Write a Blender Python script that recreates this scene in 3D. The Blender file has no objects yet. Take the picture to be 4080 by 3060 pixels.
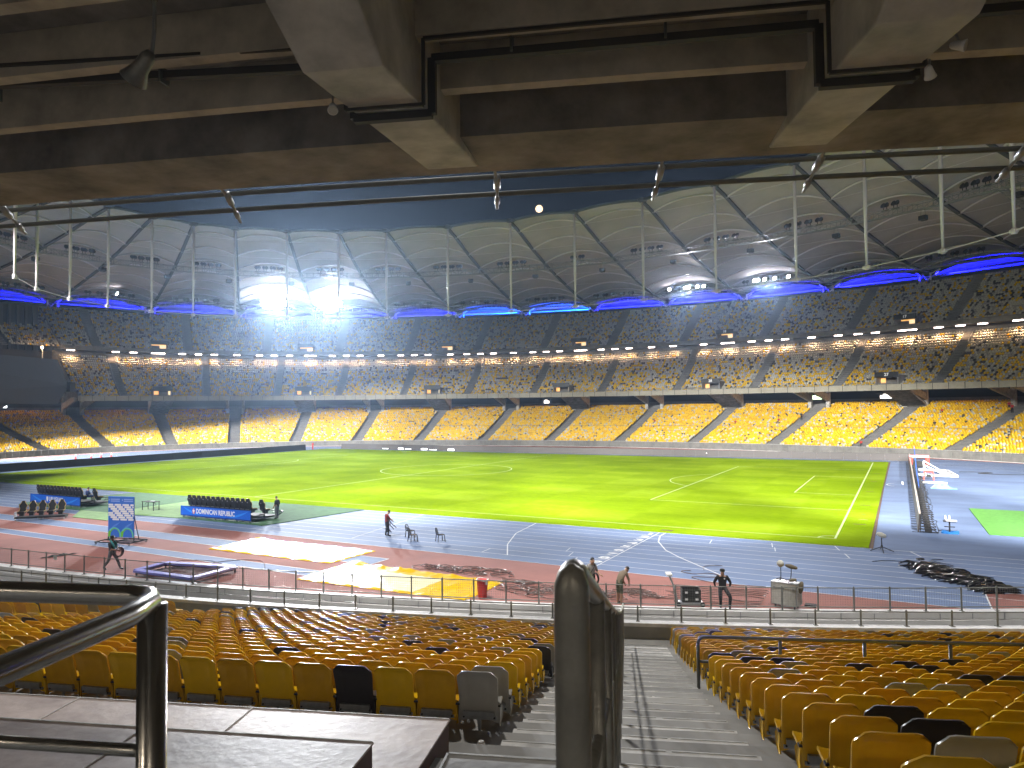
import bpy, math, random
import numpy as np
from mathutils import Vector, Matrix
R = math.radians
sc = bpy.context.scene
COL = sc.collection
rnd = random.Random(7)
# ------------------------------------------------------------------ camera
CX, CY, CZ = 56.434, -83.834, 8.514
cam_d = bpy.data.cameras.new('camera')
cam = bpy.data.objects.new('camera', cam_d); COL.objects.link(cam)
cam_d.sensor_width = 36.0; cam_d.lens = 36.0 * 2838.67 / 4080.0
cam_d.clip_start = 0.05; cam_d.clip_end = 6000
_yaw, _pit, _rol = 0.5001618, 0.0346520, -0.0100982
_F = Vector((-math.sin(_yaw) * math.cos(_pit), math.cos(_yaw) * math.cos(_pit), math.sin(_pit)))
_R = Vector((math.cos(_yaw), math.sin(_yaw), 0)); _U = _R.cross(_F)
_R2 = _R * math.cos(_rol) + _U * math.sin(_rol); _U2 = -_R * math.sin(_rol) + _U * math.cos(_rol)
cam.matrix_world = Matrix(((_R2.x, _U2.x, -_F.x, CX), (_R2.y, _U2.y, -_F.y, CY), (_R2.z, _U2.z, -_F.z, CZ), (0, 0, 0, 1)))
cam_d.dof.use_dof = True; cam_d.dof.focus_distance = 45.0; cam_d.dof.aperture_fstop = 9.0
sc.camera = cam
# ------------------------------------------------------------------ night sky, moonlight
w = bpy.data.worlds.new('World'); sc.world = w; w.use_nodes = True
wn = w.node_tree.nodes; bg = wn['Background']
sky = wn.new('ShaderNodeTexSky'); sky.sky_type = 'NISHITA'; sky.sun_disc = False
sky.sun_elevation = R(8.7); sky.sun_rotation = R(21); sky.air_density = 1.6; sky.dust_density = 0.3; sky.ozone_density = 6
tint = wn.new('ShaderNodeMix'); tint.data_type = 'RGBA'; tint.blend_type = 'MULTIPLY'; tint.inputs[0].default_value = 1.0
tint.inputs[7].default_value = (0.95, 0.80, 0.85, 1)
w.node_tree.links.new(sky.outputs[0], tint.inputs[6]); w.node_tree.links.new(tint.outputs[2], bg.inputs['Color'])
bg.inputs['Strength'].default_value = 0.0012
ml = bpy.data.lights.new('moonlight', 'SUN'); ml.energy = 0.02; ml.angle = R(0.5); ml.color = (1, .9, .8)
mo = bpy.data.objects.new('moonlight', ml); COL.objects.link(mo)
MOON = Vector((CX, CY, CZ)) + (_F + _R2 * ((2148 - 2040) / 2838.67) - _U2 * ((832 - 1530) / 2838.67)) * 2500
mo.rotation_euler = (MOON - Vector((CX, CY, CZ))).to_track_quat('Z', 'Y').to_euler()
sc.view_settings.view_transform = 'Standard'; sc.view_settings.look = 'None'
sc.view_settings.exposure = 0.22; sc.view_settings.gamma = 1.0
sc.cycles.use_light_tree = True; sc.cycles.max_bounces = 6; sc.cycles.diffuse_bounces = 3
sc.cycles.glossy_bounces = 2; sc.cycles.transmission_bounces = 2; sc.cycles.transparent_max_bounces = 6
sc.cycles.caustics_reflective = False; sc.cycles.caustics_refractive = False
sc.cycles.sample_clamp_indirect = 3.0
# ------------------------------------------------------------------ helpers
def tag(o, label=None, cat=None, group=None, kind=None):
    if label: o['label'] = label
    if cat: o['category'] = cat
    if group: o['group'] = group
    if kind: o['kind'] = kind
    return o
def thing(name, label, cat, loc=(0, 0, 0), rz=0.0, group=None, rot=None):
    o = bpy.data.objects.new(name, None); COL.objects.link(o)
    o.empty_display_size = .2
    o.location = loc; o.rotation_euler = rot if rot else (0, 0, rz)
    return tag(o, label, cat, group)
def copy_thing(root, loc, rz, label, group=None):
    c = root.copy(); COL.objects.link(c); c.location = loc; c.rotation_euler = (0, 0, rz); c['label'] = label
    if group: c['group'] = group
    for ch in root.children:
        k = ch.copy(); COL.objects.link(k); k.parent = c
        for g2 in ch.children:
            m = g2.copy(); COL.objects.link(m); m.parent = k
    return c
class MB:
    def __init__(s): s.v = []; s.f = []; s.m = []
    def add(s, vs, fs, mi=0):
        b = len(s.v); s.v += [tuple(p) for p in vs]
        s.f += [tuple(i + b for i in f) for f in fs]; s.m += [mi] * len(fs); return s
    def box(s, c, d, rz=0.0, mi=0, M=None):
        x, y, z = d[0] / 2, d[1] / 2, d[2] / 2
        P = [Vector((a * x, b * y, e * z)) for e in (-1, 1) for a, b in ((-1, -1), (1, -1), (1, 1), (-1, 1))]
        if M is not None: P = [M @ p for p in P]
        elif rz: q = Matrix.Rotation(rz, 3, 'Z'); P = [q @ p for p in P]
        c = Vector(c); P = [p + c for p in P]
        return s.add(P, [(3, 2, 1, 0), (4, 5, 6, 7), (0, 1, 5, 4), (1, 2, 6, 5), (2, 3, 7, 6), (3, 0, 4, 7)], mi)
    def bar(s, p, q, w, h=None, mi=0, up=(0, 0, 1)):
        p = Vector(p); q = Vector(q); h = h or w; d = (q - p)
        if d.length < 1e-6: return s
        d.normalize(); u = Vector(up)
        if abs(d.dot(u)) > .98: u = Vector((1, 0, 0))
        r = d.cross(u).normalized(); u = r.cross(d).normalized()
        P = [a + r * (i * w / 2) + u * (j * h / 2) for a in (p, q) for i, j in ((-1, -1), (1, -1), (1, 1), (-1, 1))]
        return s.add(P, [(0, 1, 2, 3), (7, 6, 5, 4), (4, 5, 1, 0), (5, 6, 2, 1), (6, 7, 3, 2), (7, 4, 0, 3)], mi)
    def tube(s, pts, r, n=8, mi=0, closed=False, cap=True):
        pts = [Vector(p) for p in pts]; N = len(pts); rs = r if isinstance(r, (list, tuple)) else [r] * N
        V = []; pr = None
        for i, p in enumerate(pts):
            if closed: d = pts[(i + 1) % N] - pts[i - 1]
            else: d = pts[min(i + 1, N - 1)] - pts[max(i - 1, 0)]
            if d.length < 1e-9: d = Vector((0, 0, 1))
            d.normalize()
            if pr is None:
                a = Vector((0, 0, 1)) if abs(d.z) < .9 else Vector((1, 0, 0)); pr = d.cross(a).normalized()
            else:
                pr = pr - d * pr.dot(d)
                if pr.length < 1e-6: pr = d.cross(Vector((0.3, .5, 1))).normalized()
                pr.normalize()
            b = d.cross(pr)
            V += [p + (pr * math.cos(2 * math.pi * k / n) + b * math.sin(2 * math.pi * k / n)) * rs[i] for k in range(n)]
        Fc = []
        for i in range(N if closed else N - 1):
            j = (i + 1) % N
            for k in range(n): Fc.append((i * n + k, i * n + (k + 1) % n, j * n + (k + 1) % n, j * n + k))
        if cap and not closed: Fc += [tuple(range(n - 1, -1, -1)), tuple((N - 1) * n + k for k in range(n))]
        return s.add(V, Fc, mi)
    def lathe(s, prof, c=(0, 0, 0), n=12, M=None, mi=0):
        c = Vector(c); V = []
        for r, z in prof:
            for k in range(n):
                p = Vector((r * math.cos(2 * math.pi * k / n), r * math.sin(2 * math.pi * k / n), z))
                V.append((M @ p if M is not None else p) + c)
        Fc = [(i * n + k, i * n + (k + 1) % n, (i + 1) * n + (k + 1) % n, (i + 1) * n + k) for i in range(len(prof) - 1) for k in range(n)]
        Fc += [tuple(range(n - 1, -1, -1)), tuple((len(prof) - 1) * n + k for k in range(n))]
        return s.add(V, Fc, mi)
    def prism(s, poly, z0, z1, mi=0):
        n = len(poly); a = sum(poly[i][0] * poly[(i + 1) % n][1] - poly[(i + 1) % n][0] * poly[i][1] for i in range(n))
        if a < 0: poly = poly[::-1]
        V = [(x, y, z0) for x, y in poly] + [(x, y, z1) for x, y in poly]
        return s.add(V, [tuple(range(n - 1, -1, -1)), tuple(range(n, 2 * n))] + [(i, (i + 1) % n, n + (i + 1) % n, n + i) for i in range(n)], mi)
    def grid(s, P, mi=0, flip=False):
        a = len(P); b = len(P[0]); V = [p for row in P for p in row]
        Fc = [(i * b + j, (i + 1) * b + j, (i + 1) * b + j + 1, i * b + j + 1) for i in range(a - 1) for j in range(b - 1)]
        if flip: Fc = [f[::-1] for f in Fc]
        return s.add(V, Fc, mi)
    def build(s, name, mats, parent=None, smooth=False, local=True, bevel=0):
        me = bpy.data.meshes.new(name)
        v = s.v
        if parent is not None and not local:
            L = parent.location; v = [(p[0] - L.x, p[1] - L.y, p[2] - L.z) for p in v]
        me.from_pydata([tuple(p) for p in v], [], s.f)
        if not isinstance(mats, (list, tuple)): mats = [mats]
        for m in mats: me.materials.append(m)
        if len(mats) > 1: me.polygons.foreach_set('material_index', s.m)
        if smooth: me.polygons.foreach_set('use_smooth', [True] * len(me.polygons))
        me.update()
        o = bpy.data.objects.new(name, me); COL.objects.link(o)
        if parent is not None: o.parent = parent
        if bevel:
            bm_ = o.modifiers.new('edge', 'BEVEL'); bm_.width = bevel; bm_.segments = 2; bm_.limit_method = 'ANGLE'
        return o
def struct(mb, name, mat, **k):
    return tag(mb.build(name, mat, **k), kind='structure')
def mat(name, col, rough=.6, metal=0.0, var=0.0, scale=3.0, bump=0.0, emis=None, es=0.0, col2=None, spec=None, detail=4, stretch=None, coat=0.0):
    m = bpy.data.materials.new(name); m.use_nodes = True; nt = m.node_tree; b = nt.nodes['Principled BSDF']
    c = (*col, 1); b.inputs['Roughness'].default_value = rough; b.inputs['Metallic'].default_value = metal
    b.inputs['Base Color'].default_value = c
    if spec is not None: b.inputs['Specular IOR Level'].default_value = spec
    if coat: b.inputs['Coat Weight'].default_value = coat; b.inputs['Coat Roughness'].default_value = .08
    if var or bump:
        tc = nt.nodes.new('ShaderNodeTexCoord'); src = tc.outputs['Object']
        if stretch:
            mp = nt.nodes.new('ShaderNodeMapping'); mp.inputs['Scale'].default_value = stretch
            nt.links.new(src, mp.inputs['Vector']); src = mp.outputs['Vector']
        n = nt.nodes.new('ShaderNodeTexNoise'); n.inputs['Scale'].default_value = scale; n.inputs['Detail'].default_value = detail
        n.inputs['Roughness'].default_value = .62
        nt.links.new(src, n.inputs['Vector'])
        if var:
            r = nt.nodes.new('ShaderNodeValToRGB'); r.color_ramp.elements[0].position = .3; r.color_ramp.elements[1].position = .72
            d = col2 or tuple(max(0, x * (1 - var)) for x in col)
            r.color_ramp.elements[0].color = (*d, 1); r.color_ramp.elements[1].color = (*[min(1, x * (1 + (0 if col2 else var * .6))) for x in col], 1)
            nt.links.new(n.outputs['Fac'], r.inputs['Fac']); nt.links.new(r.outputs['Color'], b.inputs['Base Color'])
        if bump:
            n2 = nt.nodes.new('ShaderNodeTexNoise'); n2.inputs['Scale'].default_value = scale * 6; n2.inputs['Detail'].default_value = 3
            nt.links.new(src, n2.inputs['Vector'])
            bp = nt.nodes.new('ShaderNodeBump'); bp.inputs['Strength'].default_value = bump; bp.inputs['Distance'].default_value = .02
            nt.links.new(n2.outputs['Fac'], bp.inputs['Height']); nt.links.new(bp.outputs['Normal'], b.inputs['Normal'])
    if emis: b.inputs['Emission Color'].default_value = (*emis, 1); b.inputs['Emission Strength'].default_value = es
    return m
def text_mesh(txt, size, m, name, parent=None, M=None, offset=0.0, extrude=0.0, align='CENTER', shear=0.0):
    cu = bpy.data.curves.new(name + '_curve', 'FONT'); cu.body = txt; cu.size = size; cu.align_x = align; cu.align_y = 'CENTER'
    cu.offset = offset; cu.extrude = extrude; cu.resolution_u = 3; cu.shear = shear
    o = bpy.data.objects.new('tmp', cu); COL.objects.link(o)
    me = bpy.data.meshes.new_from_object(o.evaluated_get(bpy.context.evaluated_depsgraph_get()))
    bpy.data.objects.remove(o)
    if M is not None: me.transform(M)
    me.materials.clear(); me.materials.append(m); me.name = name
    q = bpy.data.objects.new(name, me); COL.objects.link(q)
    if parent: q.parent = parent
    return q
ORD = ['first', 'second', 'third', 'fourth', 'fifth', 'sixth', 'seventh', 'eighth', 'ninth', 'tenth', 'eleventh', 'twelfth', 'thirteenth', 'fourteenth',
       'fifteenth', 'sixteenth', 'seventeenth', 'eighteenth', 'nineteenth', 'twentieth', 'twenty-first', 'twenty-second', 'twenty-third', 'twenty-fourth',
       'twenty-fifth', 'twenty-sixth', 'twenty-seventh', 'twenty-eighth', 'twenty-ninth', 'thirtieth'] + ['%dth' % i for i in range(31, 200)]
# ------------------------------------------------------------------ bowl geometry: offset curves of the 93 x 62 m ellipse
EA, EB = 93.0, 62.0
def off(d, tdeg):
    t = R(tdeg); nx = math.cos(t) / EA; ny = math.sin(t) / EB; l = math.hypot(nx, ny)
    return (EA * math.cos(t) + nx / l * d, EB * math.sin(t) + ny / l * d)
def nrm(tdeg):
    t = R(tdeg); nx = math.cos(t) / EA; ny = math.sin(t) / EB; l = math.hypot(nx, ny); return (nx / l, ny / l)
def P3(d, t, z): x, y = off(d, t); return Vector((x, y, z))
_tt = np.linspace(0, 360, 7201)
def _curve(d):
    t = np.radians(_tt); nx = np.cos(t) / EA; ny = np.sin(t) / EB; l = np.hypot(nx, ny)
    X = EA * np.cos(t) + nx / l * d; Y = EB * np.sin(t) + ny / l * d
    s = np.concatenate([[0], np.cumsum(np.hypot(np.diff(X), np.diff(Y)))]); return X, Y, nx / l, ny / l, s
ER = Vector((-math.sin(R(19.85)), math.cos(R(19.85)), 0)); EL = Vector((ER.y, -ER.x, 0))
C0 = Vector((CX, CY, 0))
def NF(D, lat, z): p = C0 + ER * D + EL * lat; return Vector((p.x, p.y, z))      # a point of the near aisle frame
NRZ = math.atan2(ER.y, ER.x) - math.pi / 2
def ZL(D): return 7.06 - .305 * D + .00134 * D * D                                   # height of the lower tier's treads
def ZM(s): return 11.75 + .45 * s + .0104 * s * s
def ZU(s): return 25.35 + .56 * s + .0045 * s * s
def sweep(mb, prof, t0, t1, n, mi=0, flip=False):
    P = [[P3(d, t0 + (t1 - t0) * i / n, z) for d, z in prof] for i in range(n + 1)]
    mb.grid(P, mi, flip)
# ------------------------------------------------------------------ materials
M = {}
M['concrete'] = mat('concrete', (.30, .295, .28), .85, var=.35, scale=.7, bump=.25)
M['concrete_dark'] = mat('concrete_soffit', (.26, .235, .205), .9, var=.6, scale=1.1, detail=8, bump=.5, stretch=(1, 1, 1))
M['rib'] = mat('soffit_rib_lit', (.46, .41, .33), .85, var=.3, scale=2.5)  # paler than the soffit: light on the rib undersides put into the colour
M['concrete_pale'] = mat('concrete_beam', (.50, .48, .44), .8, var=.42, scale=1.9, detail=8, bump=.2)
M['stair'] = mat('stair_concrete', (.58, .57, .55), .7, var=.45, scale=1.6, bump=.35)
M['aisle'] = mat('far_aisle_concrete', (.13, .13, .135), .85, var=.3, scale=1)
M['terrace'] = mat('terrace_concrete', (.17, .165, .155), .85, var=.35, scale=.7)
M['nosing'] = mat('stair_nosing', (.5, .5, .49), .6, var=.3, scale=9)
M['wall_white'] = mat('block_wall_paint', (.62, .61, .60), .7, var=.12, scale=1.2, bump=.1)
M['ledge'] = mat('ledge_paint', (.72, .71, .70), .6, var=.2, scale=2.5)
M['ground'] = mat('ground', (.06, .06, .06), .95, var=.3, scale=.05)
M['red'] = mat('red_track', (.27, .105, .085), .9, var=.22, scale=.35, bump=.2)
M['blue'] = mat('blue_track', (.135, .19, .32), .78, var=.28, scale=.12, bump=.15, stretch=(1, 2.2, 1), spec=.3)
M['line'] = mat('line_paint', (.68, .70, .72), .7, var=.15, scale=4)
M['gline'] = mat('pitch_line_paint', (.44, .54, .22), .9, var=.1, scale=3)
M['turf_dark'] = mat('artificial_turf', (.045, .13, .05), .95, var=.3, scale=1.5, bump=.4)
M['turf_pale'] = mat('pale_turf', (.17, .30, .11), .95, var=.25, scale=1.2, bump=.4)
M['mat_green'] = mat('green_matting', (.10, .30, .05), .95, var=.2, scale=3, bump=.4)
M['soil'] = mat('soil_edge', (.10, .055, .03), .95, var=.4, scale=3)
M['sy'] = mat('seat_plastic_yellow', (.80, .50, .008), .22, var=.10, scale=4)
M['so'] = mat('seat_plastic_ochre', (.66, .37, .012), .22, var=.12, scale=4)
M['sg'] = mat('seat_plastic_grey', (.33, .32, .29), .32, var=.1, scale=4)
M['sk'] = mat('seat_plastic_charcoal', (.040, .036, .038), .42, var=.1, scale=4)
M['sw'] = mat('seat_plastic_cream', (.50, .48, .40), .35, var=.1, scale=1)
M['black'] = mat('black_paint', (.015, .015, .016), .45)
M['blackr'] = mat('black_rubber', (.02, .02, .02), .75, var=.2, scale=20)
M['steel'] = mat('brushed_steel', (.42, .41, .39), .24, 1.0, var=.12, scale=40, stretch=(1, 1, .06))
M['rail'] = mat('rail_paint', (.10, .105, .095), .42, var=.15, scale=8)
M['hand'] = mat('handrail_worn_paint', (.20, .195, .175), .38, .35, var=.3, scale=10, bump=.1)
M['skirt'] = mat('skirt_membrane', (.20, .20, .22), .85)
M['post'] = mat('fence_post_paint', (.16, .165, .15), .42, var=.15, scale=6)
M['galv'] = mat('galvanised_steel', (.34, .35, .36), .42, .6, var=.2, scale=12)
M['roofsteel'] = mat('roof_steel_paint', (.66, .60, .66), .45)
M['roofdark'] = mat('roof_steel_dark', (.045, .047, .05), .6)
M['truss'] = mat('catwalk_steel', (.20, .21, .21), .5)
M['lampblack'] = mat('lamp_housing', (.02, .02, .022), .5)
M['lens'] = mat('floodlight_lens', (1, 1, 1), .3, emis=(.93, .96, 1), es=260)
M['lens2'] = mat('floodlight_lens_small', (1, 1, 1), .3, emis=(1, .96, 1), es=55)
M['tube'] = mat('tube_lamp', (1, 1, 1), .3, emis=(1, .80, .70), es=14)
M['warm'] = mat('doorway_glow', (.8, .5, .2), .6, emis=(1, .50, .14), es=1.0)  # glowing panel standing in for warm lamplight inside the doorways
M['warmpale'] = mat('passage_wall_glow', (.8, .7, .5), .6, emis=(1, .68, .36), es=1.1)  # wall given its own glow in place of passage lamps
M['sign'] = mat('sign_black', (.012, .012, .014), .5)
M['signtext'] = mat('sign_lettering', (.75, .75, .75), .6, emis=(.8, .8, .85), es=.25)
M['board'] = mat('led_board_face', (.050, .042, .040), .55, var=.15, scale=30)
M['boardlit'] = mat('led_board_lit', (.9, .9, .9), .5, emis=(1, .97, .95), es=5)
M['wood'] = mat('board_top', (.54, .45, .41), .5, var=.35, scale=2.1, detail=9, bump=.2, stretch=(1, 1, 1), col2=(.24, .18, .165))
M['woodside'] = mat('board_side', (.075, .030, .026), .6, var=.3, scale=5)
def mk_membrane():
    m = mat('roof_membrane', (.44, .40, .41), .8, var=.22, scale=.11, detail=7)
    return m
M['ductm'] = mat('duct_paint', (.045, .04, .034), .7)
M['membrane'] = mk_membrane()
def mk_grass():
    m = bpy.data.materials.new('pitch_grass'); m.use_nodes = True; nt = m.node_tree; b = nt.nodes['Principled BSDF']
    b.inputs['Roughness'].default_value = .85; b.inputs['Specular IOR Level'].default_value = 0.0
    tc = nt.nodes.new('ShaderNodeTexCoord'); sp = nt.nodes.new('ShaderNodeSeparateXYZ'); nt.links.new(tc.outputs['Object'], sp.inputs[0])
    def stripe(sock, w, ph):
        a = nt.nodes.new('ShaderNodeMath'); a.operation = 'MULTIPLY_ADD'; a.inputs[1].default_value = math.pi / w; a.inputs[2].default_value = ph
        nt.links.new(sock, a.inputs[0]); s = nt.nodes.new('ShaderNodeMath'); s.operation = 'SINE'; nt.links.new(a.outputs[0], s.inputs[0])
        k = nt.nodes.new('ShaderNodeMath'); k.operation = 'MULTIPLY'; k.use_clamp = False; k.inputs[1].default_value = 6; nt.links.new(s.outputs[0], k.inputs[0])
        c = nt.nodes.new('ShaderNodeClamp'); c.inputs['Min'].default_value = -1; nt.links.new(k.outputs[0], c.inputs['Value']); return c.outputs[0]
    a = stripe(sp.outputs['X'], 5.5, .4); c = stripe(sp.outputs['Y'], 8.5, 0.9)
    mu = nt.nodes.new('ShaderNodeMath'); mu.operation = 'MULTIPLY'; nt.links.new(a, mu.inputs[0]); nt.links.new(c, mu.inputs[1])
    n1 = nt.nodes.new('ShaderNodeTexNoise'); n1.inputs['Scale'].default_value = .07; n1.inputs['Detail'].default_value = 6
    mp = nt.nodes.new('ShaderNodeMapping'); mp.inputs['Scale'].default_value = (.6, 2.4, 1); nt.links.new(tc.outputs['Object'], mp.inputs['Vector'])
    nt.links.new(mp.outputs['Vector'], n1.inputs['Vector'])
    n2 = nt.nodes.new('ShaderNodeTexNoise'); n2.inputs['Scale'].default_value = 2.2; n2.inputs['Detail'].default_value = 5
    nt.links.new(mp.outputs['Vector'], n2.inputs['Vector'])
    s1 = nt.nodes.new('ShaderNodeMath'); s1.operation = 'MULTIPLY_ADD'; s1.inputs[1].default_value = .055; nt.links.new(mu.outputs[0], s1.inputs[0]); nt.links.new(n1.outputs['Fac'], s1.inputs[2])
    s2 = nt.nodes.new('ShaderNodeMath'); s2.operation = 'MULTIPLY_ADD'; s2.inputs[1].default_value = .55; nt.links.new(n2.outputs['Fac'], s2.inputs[0]); nt.links.new(s1.outputs[0], s2.inputs[2])
    r = nt.nodes.new('ShaderNodeValToRGB'); e = r.color_ramp.elements; e[0].position = .50; e[0].color = (.125, .205, .003, 1); e[1].position = 1.08; e[1].color = (.225, .330, .016, 1)
    q = r.color_ramp.elements.new(.78); q.color = (.172, .262, .005, 1)
    nt.links.new(s2.outputs[0], r.inputs['Fac']); nt.links.new(r.outputs['Color'], b.inputs['Base Color'])
    bp = nt.nodes.new('ShaderNodeBump'); bp.inputs['Strength'].default_value = .5; bp.inputs['Distance'].default_value = .04
    n3 = nt.nodes.new('ShaderNodeTexNoise'); n3.inputs['Scale'].default_value = 9; nt.links.new(tc.outputs['Object'], n3.inputs['Vector'])
    nt.links.new(n3.outputs['Fac'], bp.inputs['Height']); nt.links.new(bp.outputs['Normal'], b.inputs['Normal'])
    return m
M['grass'] = mk_grass()
# ------------------------------------------------------------------ floodlights that light the bowl
def lamp(name, kind, loc, tgt, power, col=(1, 1, 1), size=None, angle=40, blend=.3, spread=None, sizey=None):
    l = bpy.data.lights.new(name, kind); l.energy = power; l.color = col
    if kind == 'SPOT': l.spot_size = R(angle); l.spot_blend = blend; l.shadow_soft_size = size or .5
    if kind == 'POINT': l.shadow_soft_size = size or .5
    if kind == 'AREA':
        l.shape = 'RECTANGLE'; l.size = size or 1; l.size_y = sizey or .3
        if spread: l.spread = R(spread)
    o = bpy.data.objects.new(name, l); COL.objects.link(o); o.location = loc
    if tgt is not None: o.rotation_euler = (Vector(loc) - Vector(tgt)).to_track_quat('Z', 'Y').to_euler()
    return o
# nodes of the roof: (inner angle on the 73 x 44 ring, outer angle on the outer ellipse)
NODES = [(220, 214.5), (208.5, 203), (196.5, 190), (185.3, 178), (173.9, 166.7), (163.9, 155.6), (154.4, 144.5), (143.2, 134.6), (132.6, 125.3), (123.2, 116.6), (111.6, 108.3), (100.3, 100.1),
         (89.3, 91.8), (78.1, 83.5), (66.7, 75.0), (54.5, 66.4), (44.0, 57.6), (32.4, 49), (20.6, 40), (9, 31), (-3, 21)]
def RIN(t, z=47.0): return Vector((73 * math.cos(R(t)), 44 * math.sin(R(t)), z))
def ROUT(t, z=41.0): x, y = (EA + 64) * math.cos(R(t)), (EB + 64) * math.sin(R(t)); return Vector((x, y, z))
VF = [(0, 47), (.07, 46.3), (.19, 44.6), (.31, 43.3), (.43, 42.2), (.56, 41.4), (.69, 40.6), (.80, 40.25), (.91, 40.4), (1, 41.0)]
def vz(f):
    for (a, za), (b, zb) in zip(VF, VF[1:]):
        if f <= b: return za + (zb - za) * (f - a) / (b - a)
    return 41.0
def VAL(k, f, dz=0.0):
    a = RIN(NODES[k][0]); b = ROUT(NODES[k][1]); p = a.lerp(b, f); p.z = vz(f) + dz; return p
def bay(k, f, u, dz=0.0): return VAL(k, f).lerp(VAL(k + 1, f), u) + Vector((0, 0, dz))
# two banks fully lit at the left end of the far side, two half lit banks to the right
BANK_A = bay(6, .765, .45, .6); BANK_B = bay(7, .765, .23, .6)
POW = 1.0
for nm, b_, tg in (('floodlight_beam', BANK_A, (20, -36, 0)), ('floodlight_beam', BANK_B, (34, -42, 0))):
    lamp(nm, 'SPOT', b_ - Vector((b_.x, b_.y, 0)).normalized() * 2.6 - Vector((0, 0, .9)), tg, 0.7e6 * POW, (.93, .96, 1), 1.0, 40, .85)
for k, e in ((12, 1.0), (13, 1.0), (9, .0)):
    if e: lamp('floodlight_beam', 'SPOT', bay(k, .78, .5, -1), (25, -8, 0), 1.3e5 * POW * e, (1, .97, 1), .8, 60, .6)
# banks above the camera's own stand, hidden behind the deck overhead
for k, (t, tx, ty, pw) in enumerate(((214, -86, 12, 1.3), (226, -74, 16, 1.2), (238, -54, 16, .8), (250, -24, 8, .8), (262, 2, 4, 1), (276, 22, 4, 1), (290, 40, 4, 1), (306, 62, 6, 1.1), (322, 82, 2, 1.4))):
    x, y = (EA + 30) * math.cos(R(t)), (EB + 30) * math.sin(R(t))
    lamp('floodlight_beam', 'SPOT', (x, y, 41), (tx, ty, 0), 6.2e5 * pw * POW, (1, .97, .92), .8, 36, .45)
for t, tx, ty, pw in ((264, -10, -46, .9), (278, 14, -44, .85), (290, 34, -42, .85), (304, 56, -40, .62)):
    x, y = (EA + 14) * math.cos(R(t)), (EB + 14) * math.sin(R(t))
    lamp('floodlight_beam', 'SPOT', (x, y, 42), (tx, ty, 0), 1.0e5 * pw * POW, (1, .97, .94), .8, 50, .7)
lamp('floodlight_beam', 'SPOT', (*[(EA + 6) * math.cos(R(292)), (EB + 6) * math.sin(R(292))], 43), (43, -67, 1), 0.42e5 * POW, (1, .96, .9), .8, 58, .8)  # unseen extra spot added to brighten the near seats
# added weak spots filling the upper tiers, in place of the banks' stray light
for t, tx, ty in ((236, -105, 40), (256, -50, 95), (276, 10, 105), (296, 60, 95), (318, 110, 60)):
    x, y = (EA + 30) * math.cos(R(t)), (EB + 30) * math.sin(R(t))
    lamp('upper_tier_fill', 'SPOT', (x, y, 41), (tx, ty, 20), 0.62e5 * POW, (1, .90, .70), 1.0, 46, .8)
# ------------------------------------------------------------------ ground, tracks, pitch
mb = MB(); mb.add([(-900, -900, -1.7), (900, -900, -1.7), (900, 900, -1.7), (-900, 900, -1.7)], [(0, 1, 2, 3)]); struct(mb, 'ground', M['ground'])
mb = MB(); poly = [off(.85, i * 2.5) for i in range(144)]
mb.add([(x, y, 0) for x, y in poly], [tuple(range(144))]); struct(mb, 'red_track', M['red'])
def capsule(r, x0=42.2, n=40):
    return [(x0 + r * math.cos(a), r * math.sin(a)) for a in [R(-90 + 180 * i / n) for i in range(n + 1)]] + \
           [(-x0 + r * math.cos(a), r * math.sin(a)) for a in [R(90 + 180 * i / n) for i in range(n + 1)]]
mb = MB(); cp = capsule(48.5); mb.add([(x, y, .004) for x, y in cp], [tuple(range(len(cp)))])
mb.add([(42.2, -48.5, .0055), (59.5, -48.5, .0055), (59.5, -44, .0055), (42.2, -44, .0055)], [(0, 1, 2, 3)])
for y0, y1 in ((-52.9, -51.25), (-56.4, -55.3)):
    mb.add([(-30, y0, .004), (30.5, y0 + .9 * 0, .004), (30.5, y1, .004), (-30, y1, .004)], [(0, 1, 2, 3)])
struct(mb, 'blue_track', M['blue'])
# painted lines
def strip(mb, pts, w, z, closed=False):
    pts = [Vector((p[0], p[1], 0)) for p in pts]; N = len(pts); L = []
    for i, p in enumerate(pts):
        d = (pts[(i + 1) % N] - pts[i - 1]) if closed else (pts[min(i + 1, N - 1)] - pts[max(i - 1, 0)])
        d.normalize(); q = Vector((-d.y, d.x, 0)) * w / 2; L.append([(p.x + q.x, p.y + q.y, z), (p.x - q.x, p.y - q.y, z)])
    if closed: L.append(L[0])
    mb.grid(L)
mb = MB()
for k in range(11):
    r = 36.32 + 1.22 * k; w = .05 if k else .06
    strip(mb, [(-60 if k > 7 else -42.2, -r), (0, -r), (59.45 if k > 8 else 66, -r)], w, .012)
    strip(mb, [(42.2 + r * math.cos(R(a)), r * math.sin(R(a))) for a in range(-48, 91, 3)], w, .0135)
    strip(mb, [(-42.2 + r * math.cos(R(a)), r * math.sin(R(a))) for a in range(90, 271, 3)], w, .0135)
    strip(mb, [(42.2, r), (-42.2, r)], w, .012)
strip(mb, [(41.8, -36.4), (41.8, -48.5)], .06, .015)
strip(mb, [(59.5, -48.5), (59.5, -44.6)], .06, .015)
strip(mb, [(32.4, -36.3), (33.1, -40.8), (34.5, -44.5), (36.1, -47.4)], .07, .015)
strip(mb, [(42.2, -36.4), (42.2, -37.6), (42.7, -39.6), (43.9, -42.05), (45.15, -43.65), (48.3, -47.1)], .08, .015)
strip(mb, [(22.2, -36.4), (24.1, -47.1)], .05, .015)
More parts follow.
